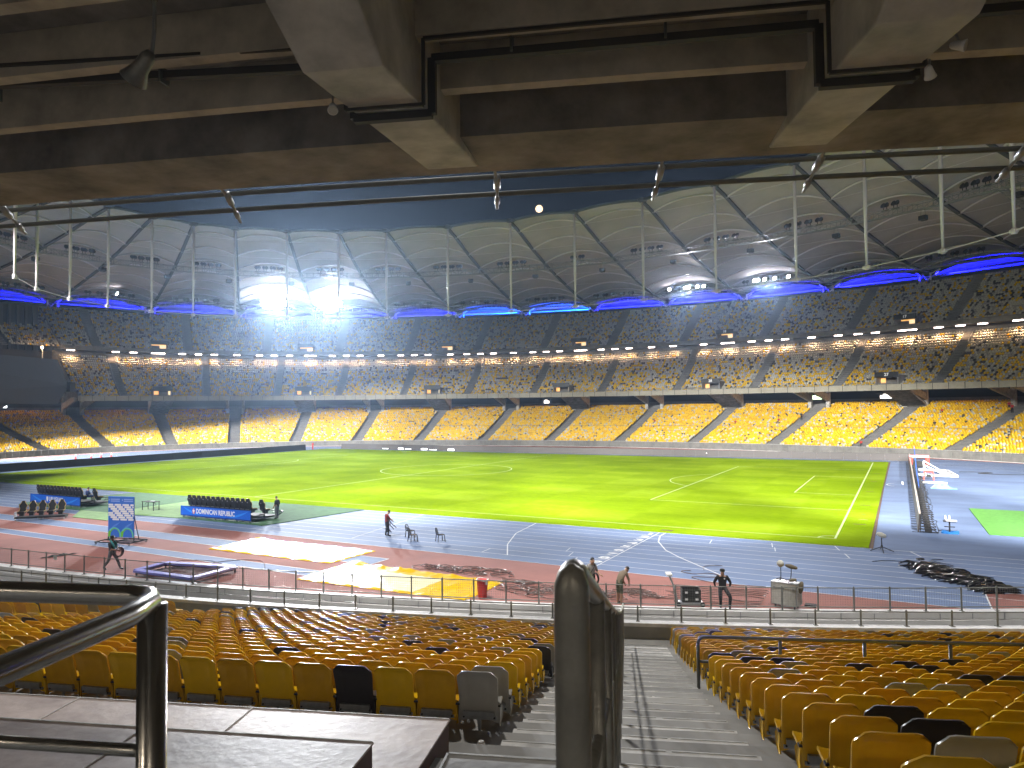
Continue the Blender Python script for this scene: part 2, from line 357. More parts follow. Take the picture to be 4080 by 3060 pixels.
for a, b_ in (((45.57, -37.53), (45.72, -38.79)), ((49.15, -37.14), (49.38, -38.39)), ((49.51, -38.44), (49.72, -39.6)), ((52.65, -36.4), (53.01, -37.68)), ((53.34, -38.61), (53.68, -39.84)),
              ((56.67, -36.41), (57.16, -37.7)), ((34.2, -46.1), (34.3, -47.3)), ((38.5, -43.8), (38.7, -44.9)), ((39.2, -45), (39.4, -46.1)), ((40.0, -46.2), (40.2, -47.3))):
    strip(mb, [a, b_], .05, .015)
for y in (-51.25, -52.9, -55.3, -56.4): strip(mb, [(-30, y), (30.5, y)], .06, .012)
strip(mb, [(30.5, -51.25), (30.5, -52.9)], .06, .0135); strip(mb, [(30.5, -55.3), (30.5, -56.4)], .06, .0135)
strip(mb, [(56.2 + 1.4 * math.cos(R(a)), 2.5 + 1.8 * math.sin(R(a))) for a in range(120, 241, 10)], .09, .015)
struct(mb, 'track_lines', M['line'])
nums = thing('lane_numbers', 'painted white lane numbers 1 to 10 beside the finish line on the blue track', 'lane numbers', (41.4, -42, .02)); nums['kind'] = 'structure'
for k in range(10):
    text_mesh(str(k + 1), 1.15, M['line'], 'lane_number', nums, Matrix.Translation((0 if k < 9 else -.25, 4.88 - 1.215 * k, 0)) @ Matrix.Diagonal((1.15, .72, 1, 1)), offset=.035)
# pitch slab
mb = MB(); mb.prism([(-56.3, -36.25), (54.5, -36.25), (54.5, 36.2), (-56.3, 36.2)], -.02, .045); struct(mb, 'pitch', M['grass'])
mb = MB(); mb.prism([(54.5, -36.25), (54.72, -36.3), (54.62, 0), (54.75, 36.2), (54.5, 36.2)], -.02, .03)
for x, y, w in ((53.6, -27.3, .8), (53.5, -16.4, .8), (53.5, -5.6, .7), (53.5, 5.1, .7), (53.5, 15.2, .7), (53.5, 24, .6), (53.6, -22, .25)): mb.box((x, y, .047), (w, .12, .012))
mb.prism([(41.6, -35.7), (42.4, -35.7), (42.5, -35.3), (41.7, -35.3)], .03, .049)
struct(mb, 'soil_edge', M['soil'])
mb = MB(); Z = .052
def ln(a, b_, w=.09, z=Z): strip(mb, [a, b_], w, z)
for s in (-1, 1):
    ln((-52.5, 34 * s), (52.5, 34 * s)); ln((52.5 * s, -34.06), (52.5 * s, 34.06), .14, Z + .002)
    for dx, dy in ((16.5, 20.16), (5.5, 9.16)):
        ln(((52.5 - dx) * s, -dy), ((52.5 - dx) * s, dy), .11, Z + .002)
        for q in (-1, 1): ln(((52.5 - dx) * s, dy * q), (52.5 * s, dy * q))
    strip(mb, [((41.5 - 9.15 * math.cos(R(a))) * s, 9.15 * math.sin(R(a))) for a in range(-53, 54, 4)], .11, Z + .004)
    for q in (-1, 1): strip(mb, [((52.5 - math.cos(R(a))) * s, (34 - math.sin(R(a))) * q) for a in range(0, 91, 10)], .11, Z + .004)
ln((0, -34), (0, 34), .11, Z + .002); strip(mb, [(9.15 * math.cos(R(a)), 9.15 * math.sin(R(a))) for a in range(0, 360, 5)], .11, Z + .004, True)
ln((53.4, -24.85), (54, -24.85))
struct(mb, 'pitch_lines', M['gline'])
# technical area turf, matting behind the goal
mb = MB(); mb.prism([(15.98, -36.28), (14.58, -46.1), (5.21, -46.3), (2.6, -36.28)], .006, .05)
tag(mb.build('turf_mat', M['turf_dark']), 'dark green artificial turf mat under the right hand team bench', 'turf mat')
mb = MB(); mb.prism([(-3.2, -36.28), (-3.2, -46.9), (-16.4, -47.2), (-17.4, -46.2), (-14.9, -36.28)], .006, .05)
tag(mb.build('turf_mat', M['turf_dark']), 'dark green artificial turf mat under the left hand team bench', 'turf mat')
mb = MB(); mb.prism([(2.6, -36.28), (5.2, -46.3), (.23, -46.69), (1.15, -49.62), (-3.32, -49.69), (-6.9, -46.95), (-3.2, -46.88), (-3.2, -36.28)], .006, .045)
tag(mb.build('turf_mat', M['turf_pale']), 'pale green artificial turf mat between the two team benches', 'turf mat')
mb = MB(); mb.prism([(61.0, -15.0), (61.2, -28.05), (76, -28.4), (76, -15.4)], .006, .06)
tag(mb.build('green_mat', M['mat_green']), 'large bright green mat on the blue track behind the goal', 'mat')
# ------------------------------------------------------------------ the stand (bowl)
stand = thing('stadium_stand', 'concrete three tier stadium bowl with rows of yellow and grey seats round the track', 'stadium stand')
ROWS = list(range(-13, 26))
def dn(n): return 31.7 - (4.08 + .8 * n)
def tn(n): return ZL(4.08 + .8 * n)
mb = MB(); prof = []
for n in reversed(ROWS):                      # from the front row outwards
    a = dn(n) - .68; b_ = dn(n) + .12; z = tn(n)
    prof += [(a, z), (b_, z)]
prof = [(5.95, -1.6), (5.95, -1.2), (5.95, 1.0), (6.28, 1.0), (6.28, .46), (prof[0][0], .46)] + prof + [(prof[-1][0], prof[-1][1] + .9), (prof[-1][0] + .2, prof[-1][1] + .9), (prof[-1][0] + .2, 8.9), (44, 8.9)]
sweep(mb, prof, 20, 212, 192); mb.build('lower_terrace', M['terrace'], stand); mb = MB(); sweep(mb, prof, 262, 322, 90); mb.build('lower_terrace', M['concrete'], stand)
mb = MB()
for a, b_, n in ((20, 212, 192), (262, 322, 90)): sweep(mb, [(5.92, 1.004), (5.92, 1.02), (6.31, 1.02), (6.31, .9), (6.29, .9)], a, b_, n)
for a, b_, n in ((20, 212, 192), (262, 322, 90)): sweep(mb, [(.45, .0), (.45, .03), (.95, .03), (.95, -1.3), (.9, -1.6)], a, b_, n)
mb.build('parapet_cap', M['ledge'], stand)
mb = MB()
for a, b_, n in ((20, 212, 192), (262, 322, 90)): sweep(mb, [(.97, .02), (.97, -.26), (1.0, -.27), (1.0, -1.6)], a, b_, n)
t = 262.0
while t < 322:
    p = P3(.985, t, -.12); q = nrm(t); mb.box(p + Vector((q[0] * .01, q[1] * .01, 0)), (.02, .03, .26), math.atan2(q[1], q[0]), 1); t += .9
mb.build('moat_wall', [M['wall_white'], M['galv']], stand)
mb = MB(); sweep(mb, [(1.0, -1.55), (5.95, -1.55)], 262, 322, 60); sweep(mb, [(1.0, -1.55), (5.95, -1.55)], 20, 212, 100); mb.build('moat_floor', M['concrete'], stand)
# middle tier
T0M, T1M = 22, 171
mb = MB(); prof = [(24.0, 11.42), (24.0, 12.6), (24.18, 12.6), (24.18, 11.75)]
MR = []
for k in range(23):
    s = .0 + .8 * k; z = ZM(s); prof += [(24.35 + s, z), (25.15 + s, z)]; MR.append((24.35 + s + .62, z))
prof += [(42.75, 24.3), (44.6, 24.3), (44.6, 24.8), (41.3, 24.9)]
sweep(mb, prof, T0M, T1M, 150); mb.build('middle_terrace', M['terrace'], stand)
mb = MB(); sweep(mb, [(24.0, 11.42), (25.2, 11.44), (30, 13.0), (44, 23.4)], T0M, T1M, 120, flip=True); mb.build('middle_soffit', M['concrete_dark'], stand)
M['fascia'] = mat('fascia_concrete', (.33, .31, .245), .8, var=.15, scale=1)
mb = MB(); sweep(mb, [(23.93, 11.42), (23.93, 12.62), (24.25, 12.62)], T0M, T1M, 150); t = T0M
while t < T1M:
    p = P3(23.91, t, 12.02); q = nrm(t); mb.box(p, (.03, .09, 1.2), math.atan2(q[1], q[0]), 1); t += 1.55
mb.build('middle_fascia', [M['fascia'], M['black']], stand)
# upper tier
T0U, T1U = 22, 170.5
mb = MB(); prof = [(41.3, 24.9), (41.2, 26.05), (41.45, 26.05), (41.45, 25.35)]; UR = []
for k in range(24):
    s = .8 * k; z = ZU(s); prof += [(41.7 + s, z), (42.5 + s, z)]; UR.append((41.7 + s + .62, z))
prof += [(60.95, ZU(18.4) + 1.0), (61.3, ZU(18.4) + 1.0), (61.6, 25)]
sweep(mb, prof, T0U, T1U, 150); mb.build('upper_terrace', M['terrace'], stand)
mb = MB(); sweep(mb, [(41.2, 24.9), (43.5, 24.95), (47, 27)], T0U, T1U, 120, flip=True); mb.build('upper_soffit', M['concrete_dark'], stand)
# end walls of the cut tiers, seen at the left
mb = MB()
for t in (T1M,):
    mb.add([P3(24, t, 11.42), P3(24, t, 12.6), P3(42.8, t, 24.3), P3(44.6, t, 24.3), P3(44.6, t, 11.42)], [(0, 1, 2, 3, 4), (4, 3, 2, 1, 0)])
mb.add([P3(41.2, T1U, 24.9), P3(41.2, T1U, 26.05), P3(61.2, T1U, 38.1), P3(61.6, T1U, 25)], [(0, 1, 2, 3), (3, 2, 1, 0)])
mb.build('end_wall', M['concrete'], stand)
# concourse back wall behind the lower tier
mb = MB(); sweep(mb, [(46, 6), (46, 24.6)], 20, 212, 150, flip=True); mb.build('concourse_wall', mat('concourse_wall_dark', (.05, .045, .04), .9), stand)
# columns and brackets at the aisles
def radial(t, d, lat, z):
    q = nrm(t); p = P3(d, t, z); return p + Vector((-q[1], q[0], 0)) * (-lat)
AISL = [10 * k for k in range(3, 21)]
for t in AISL:
    if t > 183: continue
    q = nrm(t); a = math.atan2(q[1], q[0])
    for s in (-1, 1):
        mb = MB(); mb.box(radial(t, 34.6, 2.0 * s, 11.0), (.9, .75, 6.0), a); mb.build('column', M['concrete_pale'], stand)
        mb = MB(); lat = 2.0 * s
        P = [(25.0, 11.42), (34.2, 9.4), (34.2, 10.9), (27.5, 12.3), (25.0, 12.1)]
        V = [radial(t, d, lat - .28, z) for d, z in P] + [radial(t, d, lat + .28, z) for d, z in P]
        mb.add(V, [(0, 1, 2, 3, 4), (9, 8, 7, 6, 5), (0, 5, 6, 1), (1, 6, 7, 2), (2, 7, 8, 3), (3, 8, 9, 4), (4, 9, 5, 0)])
        mb.build('bracket', M['concrete_pale'], stand)
    if t % 20 == 0:
        mb = MB(); V = [radial(t, d, l, z) for d, l, z in ((24.6, -2.6, 11.35), (24.6, 2.6, 11.35), (34, 2.3, 8.3), (34, -2.3, 8.3))]
        V += [v + Vector((0, 0, .35)) for v in V]
        mb.add(V, [(0, 1, 2, 3), (3, 2, 1, 0), (4, 5, 6, 7), (0, 1, 5, 4), (1, 2, 6, 5), (2, 3, 7, 6), (3, 0, 4, 7)]); mb.build('stair_soffit', M['concrete_dark'], stand)
        mb = MB(); mb.box(radial(t, 34.1, 0, 9.4), (.2, 4.4, 2.4), a); mb.build('tunnel_wall', M['concrete_dark'], stand)
# aisles: half steps of the stairs, lower / middle / upper
MAIS = [t for t in (26.5, 36.5, 46.5, 56.2, 66.4, 76.1, 85.7, 95.9, 105.5, 115.3, 125, 134.8, 144, 154, 165, 175) if T0M < t < T1M]
UAIS = [28, 38, 48, 58, 67.9, 77.5, 87.4, 97.0, 106.4, 116, 126, 136, 146, 156, 166.5, 176]
mb = MB()
for t in AISL:
    q = nrm(t); a = math.atan2(q[1], q[0])
    for n in ROWS[3:]: mb.box(radial(t, dn(n) + .12 - .2 + .0, 0, tn(n) + .06), (.4, 2.3, .13), a)
for t, rows, st in [(t, MR, 0) for t in MAIS] + [(t, UR, 1) for t in UAIS]:
    q = nrm(t); a = math.atan2(q[1], q[0])
    for d, z in rows: mb.box(radial(t, d + .0, 0, z + .12), (.36, 1.35, .24), a)
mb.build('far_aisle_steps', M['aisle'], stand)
# ------------------------------------------------------------------ far seats: past the nearest 300, so one object
SEATMATS = [M['sy'], M['so'], M['sg'], M['sk'], M['sw']]
FAR = []           # x, y, z, cos, sin, material
rg = np.random.default_rng(3)
def row_seats(d, z, aisles, half, t0, t1, weights, pitch=.5, skip=()):
    X, Y, NX, NY, S = _curve(d)
    sa = [np.interp(t, _tt, S) for t in aisles]; lim = (np.interp(t0, _tt, S), np.interp(t1, _tt, S))
    edges = [lim[0]] + sa + [lim[1]]
    for i in range(len(edges) - 1):
        a = edges[i] + (half if i else .3); b_ = edges[i + 1] - (half if i < len(edges) - 2 else .3)
        if b_ <= a: continue
        n = int((b_ - a) / pitch); s0 = (a + b_ - n * pitch) / 2
        ss = s0 + pitch * (np.arange(n) + .5); tt = np.interp(ss, S, _tt)
        ok = np.ones(n, bool)
        for c, hw in skip: ok &= np.abs(ss - np.interp(c, _tt, S)) > hw
        ss = ss[ok]; tt = tt[ok]; n = len(ss)
        x = np.interp(ss, S, X); y = np.interp(ss, S, Y); nx = np.interp(tt, _tt, NX); ny = np.interp(tt, _tt, NY)
        # local +y looks at the pitch: -normal
        m = rg.choice(5, n, p=np.array(weights) / sum(weights))
        FAR.append(np.stack([x, y, np.full(n, z), nx, ny, m], 1))
for n in ROWS[2:]:
    f = (n + 13) / 38.0
    row_seats(dn(n), tn(n), AISL, 1.3, 24, 205, (.50 + .15 * f, .30 - .1 * f, .05, .035, .06 + .12 * f), skip=[(t, 2.6) for t in AISL] if n < -6 else ())
VOM_M = [41, 61.0, 81.2, 101.4, 120.5, 140, 160]; VOM_U = [42, 62.1, 82, 101.2, 120.4, 140.6, 159.5]
for i, (d, z) in enumerate(MR):
    f = i / 22.0
    if i >= 18: wt = (.01, .06, .02, .05, .86)
    else: wt = (.46 * (1 - f) + .08, .04, .18, .14, .34 + .2 * f)
    row_seats(d, z, MAIS, .95, T0M + .5, T1M - .3, wt, skip=[(t, 2.4) for t in VOM_M] if 1 <= i <= 5 else ())
for i, (d, z) in enumerate(UR):
    row_seats(d, z, UAIS, 1.15, T0U + .5, T1U - .3, (.13, .03, .20, .17, .50), skip=[(t, 2.3) for t in VOM_U] if i <= 5 else ())
FAR = np.concatenate(FAR)
# light seat form: tapered shell back, pan and lip
def seat_lo():
    V = []; F = []
    def q(*p): b_ = len(V); V.extend(p); F.append((b_, b_ + 1, b_ + 2, b_ + 3))
    w0, w1 = .20, .225
    A = [(-w0, .0, .30), (w0, .0, .30), (w1, -.05, .62), (.15, -.09, .80), (-.15, -.09, .80), (-w1, -.05, .62)]
    b_ = 0; V += A; V += [(x, y - .035, z) for x, y, z in A]
    F += [(0, 1, 2, 5), (5, 2, 3, 4), (11, 8, 7, 6), (10, 9, 8, 11), (0, 6, 7, 1), (1, 7, 8, 2), (2, 8, 9, 3), (3, 9, 10, 4), (4, 10, 11, 5), (5, 11, 6, 0)]
    q((-.21, .02, .40), (.21, .02, .40), (.2, .36, .44), (-.2, .36, .44)); q((-.2, .36, .44), (.2, .36, .44), (.2, .34, .37), (-.2, .34, .37)); q((-.2, .34, .37), (.2, .34, .37), (.21, .02, .34), (-.21, .02, .34))
    return np.array(V), F
def bake(name, arr, V, F, mats, smooth=False):
    n = len(arr); nv = len(V)
    c = arr[:, 3][:, None]; s = arr[:, 4][:, None]        # outward normal
    # local x = (ny,-nx)... right handed with y = -normal
    X = arr[:, 0][:, None] + V[None, :, 0] * (-s) + V[None, :, 1] * (-c)
    Y = arr[:, 1][:, None] + V[None, :, 0] * c + V[None, :, 1] * (-s)
    Z = arr[:, 2][:, None] + V[None, :, 2]
    co = np.stack([X, Y, Z], -1).reshape(-1, 3)
    fl = [i for f in F for i in f]; fn = np.array([len(f) for f in F]); fl = np.array(fl)
    loops = (fl[None, :] + (np.arange(n) * nv)[:, None]).ravel()
    tot = np.tile(fn, n); st = np.concatenate([[0], np.cumsum(tot)[:-1]])
    me = bpy.data.meshes.new(name); me.vertices.add(n * nv); me.vertices.foreach_set('co', co.ravel().astype(np.float32))
    me.loops.add(len(loops)); me.loops.foreach_set('vertex_index', loops.astype(np.int32))
    me.polygons.add(len(tot)); me.polygons.foreach_set('loop_start', st.astype(np.int32)); me.polygons.foreach_set('loop_total', tot.astype(np.int32))
    for m in mats: me.materials.append(m)
    me.polygons.foreach_set('material_index', np.repeat(arr[:, 5].astype(np.int32), len(F)))
    if smooth: me.polygons.foreach_set('use_smooth', np.ones(len(tot), bool))
    me.update(calc_edges=True); me.validate()
    o = bpy.data.objects.new(name, me); COL.objects.link(o); return o
V_, F_ = seat_lo()
tag(bake('distant_seats', FAR, V_, F_, SEATMATS), 'thousands of yellow, ochre, grey and black seats in rows round the bowl', 'seats', kind='stuff')
# ------------------------------------------------------------------ vomitories with black number boards
def vomitory(t, d, z, num, up):
    q = nrm(t); a = math.atan2(q[1], q[0])
    mb = MB()
    for s in (-1, 1): mb.box(radial(t, d + 1.6, 2.1 * s, z + 1.2), (4.0, .2, 2.5), a)
    mb.box(radial(t, d + 1.6, 0, z + 2.45), (4.0, 4.4, .2), a); o = mb.build('vomitory', M['concrete'], stand)
    mb = MB(); mb.box(radial(t, d + 3.3, 0, z + 1.1), (.1, 4.0, 2.4), a); mb.build('passage_wall', M['sign'] if not up else M['warm'], o)  # upper tier: end wall glows in place of lamplight
    mb = MB(); mb.box(radial(t, d + 1.3, -1.3 if not up else 1.0, z + 1.0), (.12, 1.1 if not up else 1.6, 1.9), a - .35); mb.build('glow_panel', M['warm'] if not up else M['warmpale'], o)
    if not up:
        mb = MB(); mb.box(radial(t, d + 1.3, 1.75, z + 1.0), (.1, .55, 1.9), a); mb.build('glow_panel', M['warmpale'], o)
    mb = MB(); mb.box(radial(t, d - .42, 0, z + 2.6), (.12, 4.6, 1.1), a); b_ = mb.build('number_board', M['sign'], o)
    if num:
        MX = Matrix.Translation(radial(t, d - .50, 0, z + 2.6)) @ Matrix.Rotation(a - math.pi / 2, 4, 'Z') @ Matrix.Rotation(math.pi / 2, 4, 'X') @ Matrix.Diagonal((-1, 1, -1, 1))
        MX = Matrix.Translation(radial(t, d - .50, -.3 * 0, z + 2.6)) @ Matrix.Rotation(a - math.pi / 2 , 4, 'Z') @ Matrix.Rotation(math.pi / 2, 4, 'X')
        text_mesh(num, .85, M['signtext'], 'lettering', b_, MX, offset=.02)
    mb = MB()
    for h in (.45, .85): mb.bar(radial(t, d - 1.3, -2.3, z + h), radial(t, d - 1.3, 2.3, z + h), .05)
    for l in (-2.3, -.8, .8, 2.3): mb.bar(radial(t, d - 1.3, l, z), radial(t, d - 1.3, l, z + .85), .05)
    mb.build('vomitory_railing', M['post'], o)
for t, n_ in zip(VOM_M, ('', '27', '28', '', '', '', '')): vomitory(t, MR[1][0], MR[1][1] - .1, {61.0: '27', 81.2: '28'}.get(t, ''), False)
for t in VOM_U: vomitory(t, UR[0][0], UR[0][1] - .1, {62.1: '17', 82: '18'}.get(t, ''), True)
# stair railings of the middle tier, front rails
mb = MB()
for t in MAIS:
    for s in (-1, 1):
        for k in range(0, 23, 1):
            if k < 18 and s == 1: continue
            d, z = MR[k]; mb.bar(radial(t, d, .8 * s, z), radial(t, d, .8 * s, z + .9), .05)
            if k < 22: mb.bar(radial(t, d, .8 * s, z + .9), radial(t, MR[k + 1][0], .8 * s, MR[k + 1][1] + .9), .06)
for t in [x + 4.9 for x in MAIS]:
    for k in range(15, 23):
        d, z = MR[k]; mb.bar(radial(t, d, 0, z), radial(t, d, 0, z + .9), .05)
        if k < 22: mb.bar(radial(t, d, 0, z + .9), radial(t, MR[k + 1][0], 0, MR[k + 1][1] + .9), .06)
tag(mb.build('stair_railings', M['truss'], stand), kind='stuff')
mb = MB(); N_ = 320
for h, d in ((13.0, 24.1), (12.82, 24.1)):
    mb.tube([P3(d, T0M + (T1M - T0M) * i / N_, h) for i in range(N_ + 1)], .03, 4)
for i in range(0, N_, 2): p = P3(24.1, T0M + (T1M - T0M) * i / N_, 12.6); mb.bar(p, p + Vector((0, 0, .4)), .04)
mb.build('balcony_rail', M['post'], stand)
# cross barriers halfway up the lower tier, one per block
mbs = []
for i, t in enumerate(AISL[:-1]):
    if t >= 200: continue
    d = dn(12) + .3; z = tn(12)
    X, Y, NX, NY, S = _curve(d); a = np.interp(t, _tt, S) + 1.3; b_ = np.interp(t + 10, _tt, S) - 1.3; n = int((b_ - a) / 1.45)
    root = thing('cross_barrier', '', 'barrier', P3(d, t + 5, z), group='barriers across the far lower seating')
    mb = MB(); pts = [float(np.interp(a + (b_ - a) * k / n, S, _tt)) for k in range(n + 1)]
    for h in (.55, 1.1): mb.tube([P3(d, q, z + h) for q in pts], .035, 5)
    mb.build('rail', M['rail'], root, local=False)
    mb = MB()
    for q in pts: mb.tube([P3(d, q, z), P3(d, q, z + 1.1)], .035, 5)
    mb.build('post', M['rail'], root, local=False)
    root['label'] = 'steel barrier across the far lower seats, %s block from the right edge' % ORD[i]
# tube lamps below the upper deck
LT = [51.7, 54.7, 56.7, 58.7, 61.2, 62.2, 64.9, 66.7, 68.8, 71.7, 74.7, 76.6, 78.6, 81.1, 81.9, 84.5, 88.4, 91.2, 94.2, 96.1, 98.0, 100.4, 101.3, 103.8, 105.7, 107.6, 110.4,
      113.3, 115.2, 117.2, 119.6, 122.9, 124.9, 126.9, 129.8, 132.8, 134.8, 136.8, 139.5, 140.3, 142.8, 144.9, 146.9, 149.9, 152.8, 154.8, 156.8, 159.3, 160.1, 162.6, 164.6, 169.5]
for i, t in enumerate(LT):
    q = nrm(t); a = math.atan2(q[1], q[0]); p = radial(t, 40.9, 0, 24.72)
    root = thing('tube_lamp', 'glowing tube lamp under the upper deck, %s counted from the right' % ORD[i], 'lamp', p, a, 'tube lamps under the upper deck')
    mb = MB(); mb.box((0, 0, .19), (.4, 1.9, .1)); mb.build('housing', M['truss'], root)
    mb = MB(); mb.box((0, 0, 0), (.25, 1.7, .2)); mb.build('tube', M['tube'], root)
    lamp('tube_light', 'AREA', p + Vector((-q[0] * .25, -q[1] * .25, -.16)), p + Vector((q[0] * .1, q[1] * .1, -2.2)), 260, (1, .60, .32), 1.2, spread=120, sizey=.25)
# warm concourse light on the top rows of the lower tier
for t in range(35, 182, 10):
    p = radial(t, 38.5, 0, 12.0); lamp('concourse_light', 'AREA', p, radial(t, 33, 0, 8.5), 260, (1, .55, .25), 6, spread=140, sizey=1)
# ------------------------------------------------------------------ roof: membrane bays, arches, valley trusses, masts, ring
roof = thing('stadium_roof', 'pale fabric membrane roof stretched in arched bays round the stadium', 'stadium roof', (0, 0, 40))
NB = len(NODES) - 1
FR = [0, .035, .07, .11, .15, .19, .23, .27, .31, .35, .39, .43, .475, .52, .56, .605, .65, .69, .727, .765, .80, .84, .875, .91, .94, .97, 1.0]
HOOPS = [.07, .19, .31, .43, .56, .69, .80, .91]
def rise(f, ch): return ch * (.035 + .10 * min(1, f / .10)) if f < .10 else ch * (.135 - .01 * f) * (1 - .55 * max(0, (f - .78) / .22))
def sag(f):                                    # the cloth dips a little between arches
    H = [0] + HOOPS + [1]
    for a, b_ in zip(H, H[1:]):
        if a <= f <= b_: return -.05 * math.sin(math.pi * (f - a) / (b_ - a))
    return 0
for k in range(NB):
    mb = MB(); P = []
    for f in FR:
        a, b_ = VAL(k, f), VAL(k + 1, f); ch = (b_ - a).length; rs = rise(f, ch)
        P.append([a.lerp(b_, i / 12) + Vector((0, 0, rs * 4 * (i / 12) * (1 - i / 12) * (1 + sag(f) * 2))) - Vector((0, 0, 40)) for i in range(13)])
    mb.grid(P); mb.build('membrane_panel', M['membrane'], roof, smooth=True)
    mb = MB()
    for f in HOOPS:
        a, b_ = VAL(k, f), VAL(k + 1, f); ch = (b_ - a).length; rs = rise(f, ch) * (1 + sag(f) * 2)
        mb.tube([a.lerp(b_, i / 14) + Vector((0, 0, rs * 4 * (i / 14) * (1 - i / 14) - 40.22)) for i in range(15)], .17, 6)
        mb.bar(a - Vector((0, 0, 40.3)), b_ - Vector((0, 0, 40.3)), .05)
    mb.build('arch_ribs', M['roofsteel'], roof, smooth=True)
    mb = MB(); a, b_ = VAL(k, 0), VAL(k + 1, 0); ch = (b_ - a).length
    mb.tube([a.lerp(b_, i / 10) + Vector((0, 0, rise(0, ch) * 4 * (i / 10) * (1 - i / 10) - 40.0)) for i in range(11)], .30, 6)
    mb.build('edge_cable', M['roofdark'], roof)
    # outer skirt washed with blue light
    mb = MB(); P = []
    for i in range(25):
        u = i / 24; a = VAL(k, 1).lerp(VAL(k + 1, 1), .06 + .88 * u); rr = rise(1, (VAL(k + 1, 1) - VAL(k, 1)).length) * .86
        q = (1 - abs(2 * u - 1) ** 2.6); out = Vector((a.x, a.y, 0)).normalized()
        z0 = 39.7; z1 = 39.7 + (rr + .9) * q
        P.append([Vector((a.x, a.y, z0 - 40)) + out * 3.2, Vector((a.x, a.y, (z0 + z1) / 2 - 40)) + out * 2.8, Vector((a.x, a.y, z1 - 40)) + out * .4])
    mb.grid(P); mb.build('outer_skirt', M['skirt'], roof, smooth=True)
    c = VAL(k, 1).lerp(VAL(k + 1, 1), .5); out = Vector((c.x, c.y, 0)).normalized(); L = (VAL(k + 1, 1) - VAL(k, 1)).length
    col = (.004, .004, 1) if k not in (9, 10) else (.006, .07, 1)
    if k >= 3:
        lb = lamp('blue_wash_light', 'AREA', Vector((c.x, c.y, 39.2)) - out * 1.2, Vector((c.x, c.y, 41.2)) + out * 3.0, 6500 * (1 if k > 8 else .5), col, L * .86, spread=150, sizey=.3)
        e = (VAL(k + 1, 1) - VAL(k, 1)); zax = (Vector(lb.location) - (Vector((c.x, c.y, 41.2)) + out * 3)).normalized(); xax = e.normalized(); yax = zax.cross(xax).normalized(); xax = yax.cross(zax)
        lb.matrix_world = Matrix(((xax.x, yax.x, zax.x, lb.location.x), (xax.y, yax.y, zax.y, lb.location.y), (xax.z, yax.z, zax.z, lb.location.z), (0, 0, 0, 1)))
    mb = MB(); mb.bar(Vector((VAL(k, 1).x, VAL(k, 1).y, -.5)), Vector((VAL(k + 1, 1).x, VAL(k + 1, 1).y, -.5)), .25); mb.build('rim_beam', M['truss'], roof)
for k in range(NB + 1):
    mb = MB()
    for f0, f1 in zip(FR, FR[1:]): mb.bar(VAL(k, f0, -40.15), VAL(k, f1, -40.15), .62, .35)
    mb.build('valley_truss', M['roofdark'], roof)
    t = NODES[k][0]; a = RIN(t, 7.0); b_ = RIN(t, -11.6)
    mb = MB(); mb.tube([a, a.lerp(b_, .5), b_], [.20, .26, .16], 8); mb.tube([b_ - Vector((0, 0, -.3)), b_ - Vector((0, 0, .35))], .3, 8); mb.build('mast', M['roofsteel'], roof, smooth=True)
    mb = MB(); mb.lathe([(.3, -.4), (.9, -.2), (.9, .3), (.3, .5)], a, 8); mb.build('ring_node', M['roofdark'], roof)
    o1 = VAL(k, 1); out = Vector((o1.x, o1.y, 0)).normalized(); tn_ = Vector((-out.y, out.x, 0))
    mb = MB()
    for s in (-1.3, 1.3):
        p = o1 + tn_ * s - out * 1.5; mb.bar(Vector((p.x, p.y, -3.2)), Vector((p.x, p.y, 0.1)), .38)
        mb.bar(Vector((p.x, p.y, -2.6)), Vector((o1.x, o1.y, .5)) + tn_ * (-s * 1.5) + out, .3)
        mb.bar(Vector((p.x, p.y, -.1)), Vector((o1.x, o1.y, .9)) + tn_ * (s * 2.2), .3)
    mb.build('rim_columns', M['roofsteel'], roof)
mb = MB()
for k in range(NB):
    a, b_ = RIN(NODES[k][0], -11.6), RIN(NODES[k + 1][0], -11.6)
    mb.bar(a.lerp(b_, .05), a.lerp(b_, .95), .11); mb.bar(a.lerp(b_, .05) + Vector((0, 0, .0)), a.lerp(b_, 0.02), .4); mb.bar(a.lerp(b_, .95), a.lerp(b_, .98), .4)
    a2, b2 = VAL(k, .19, -40), VAL(k + 1, .19, -40)
mb.build('ring_cables', M['roofsteel'], roof)
# catwalks hung below the cloth
def catwalk(f, dz, label, scale=1.0):
    root = thing('catwalk', label, 'catwalk', (0, 0, 40))
    for k in range(NB):
        a, b_ = VAL(k, f, dz - 40), VAL(k + 1, f, dz - 40); out = Vector((a.x + b_.x, a.y + b_.y, 0)).normalized()
        mb = MB(); H = 1.15 * scale; n = 9
        for s in (-.55, .55):
            o_ = out * s
            mb.bar(a + o_, b_ + o_, .13); mb.bar(a + o_ + Vector((0, 0, H)), b_ + o_ + Vector((0, 0, H)), .10)
            for i in range(n + 1):
                p = a.lerp(b_, i / n) + o_; mb.bar(p, p + Vector((0, 0, H)), .08)
                if i < n: q = a.lerp(b_, (i + 1) / n) + o_; mb.bar(p + Vector((0, 0, H if i % 2 else 0)), q + Vector((0, 0, 0 if i % 2 else H)), .06)
        mb.build('truss', M['truss'], root)
        mb = MB(); mb.bar(a, b_, 1.0, .07, up=(0, 0, 1)); mb.build('deck', M['truss'], root)
        mb = MB()
        for u in (0.02, .98):
            p = a.lerp(b_, u); mb.bar(p + Vector((0, 0, H)), p + Vector((0, 0, H + 1.1)), .06)
        mb.build('hangers', M['truss'], root)
    return root
catwalk(.31, -1.6, 'thin steel inner catwalk hung below the roof with dark round lamps')
catwalk(.78, -2.0, 'steel lattice outer catwalk under the roof beside the blue lit rim', 1.25)
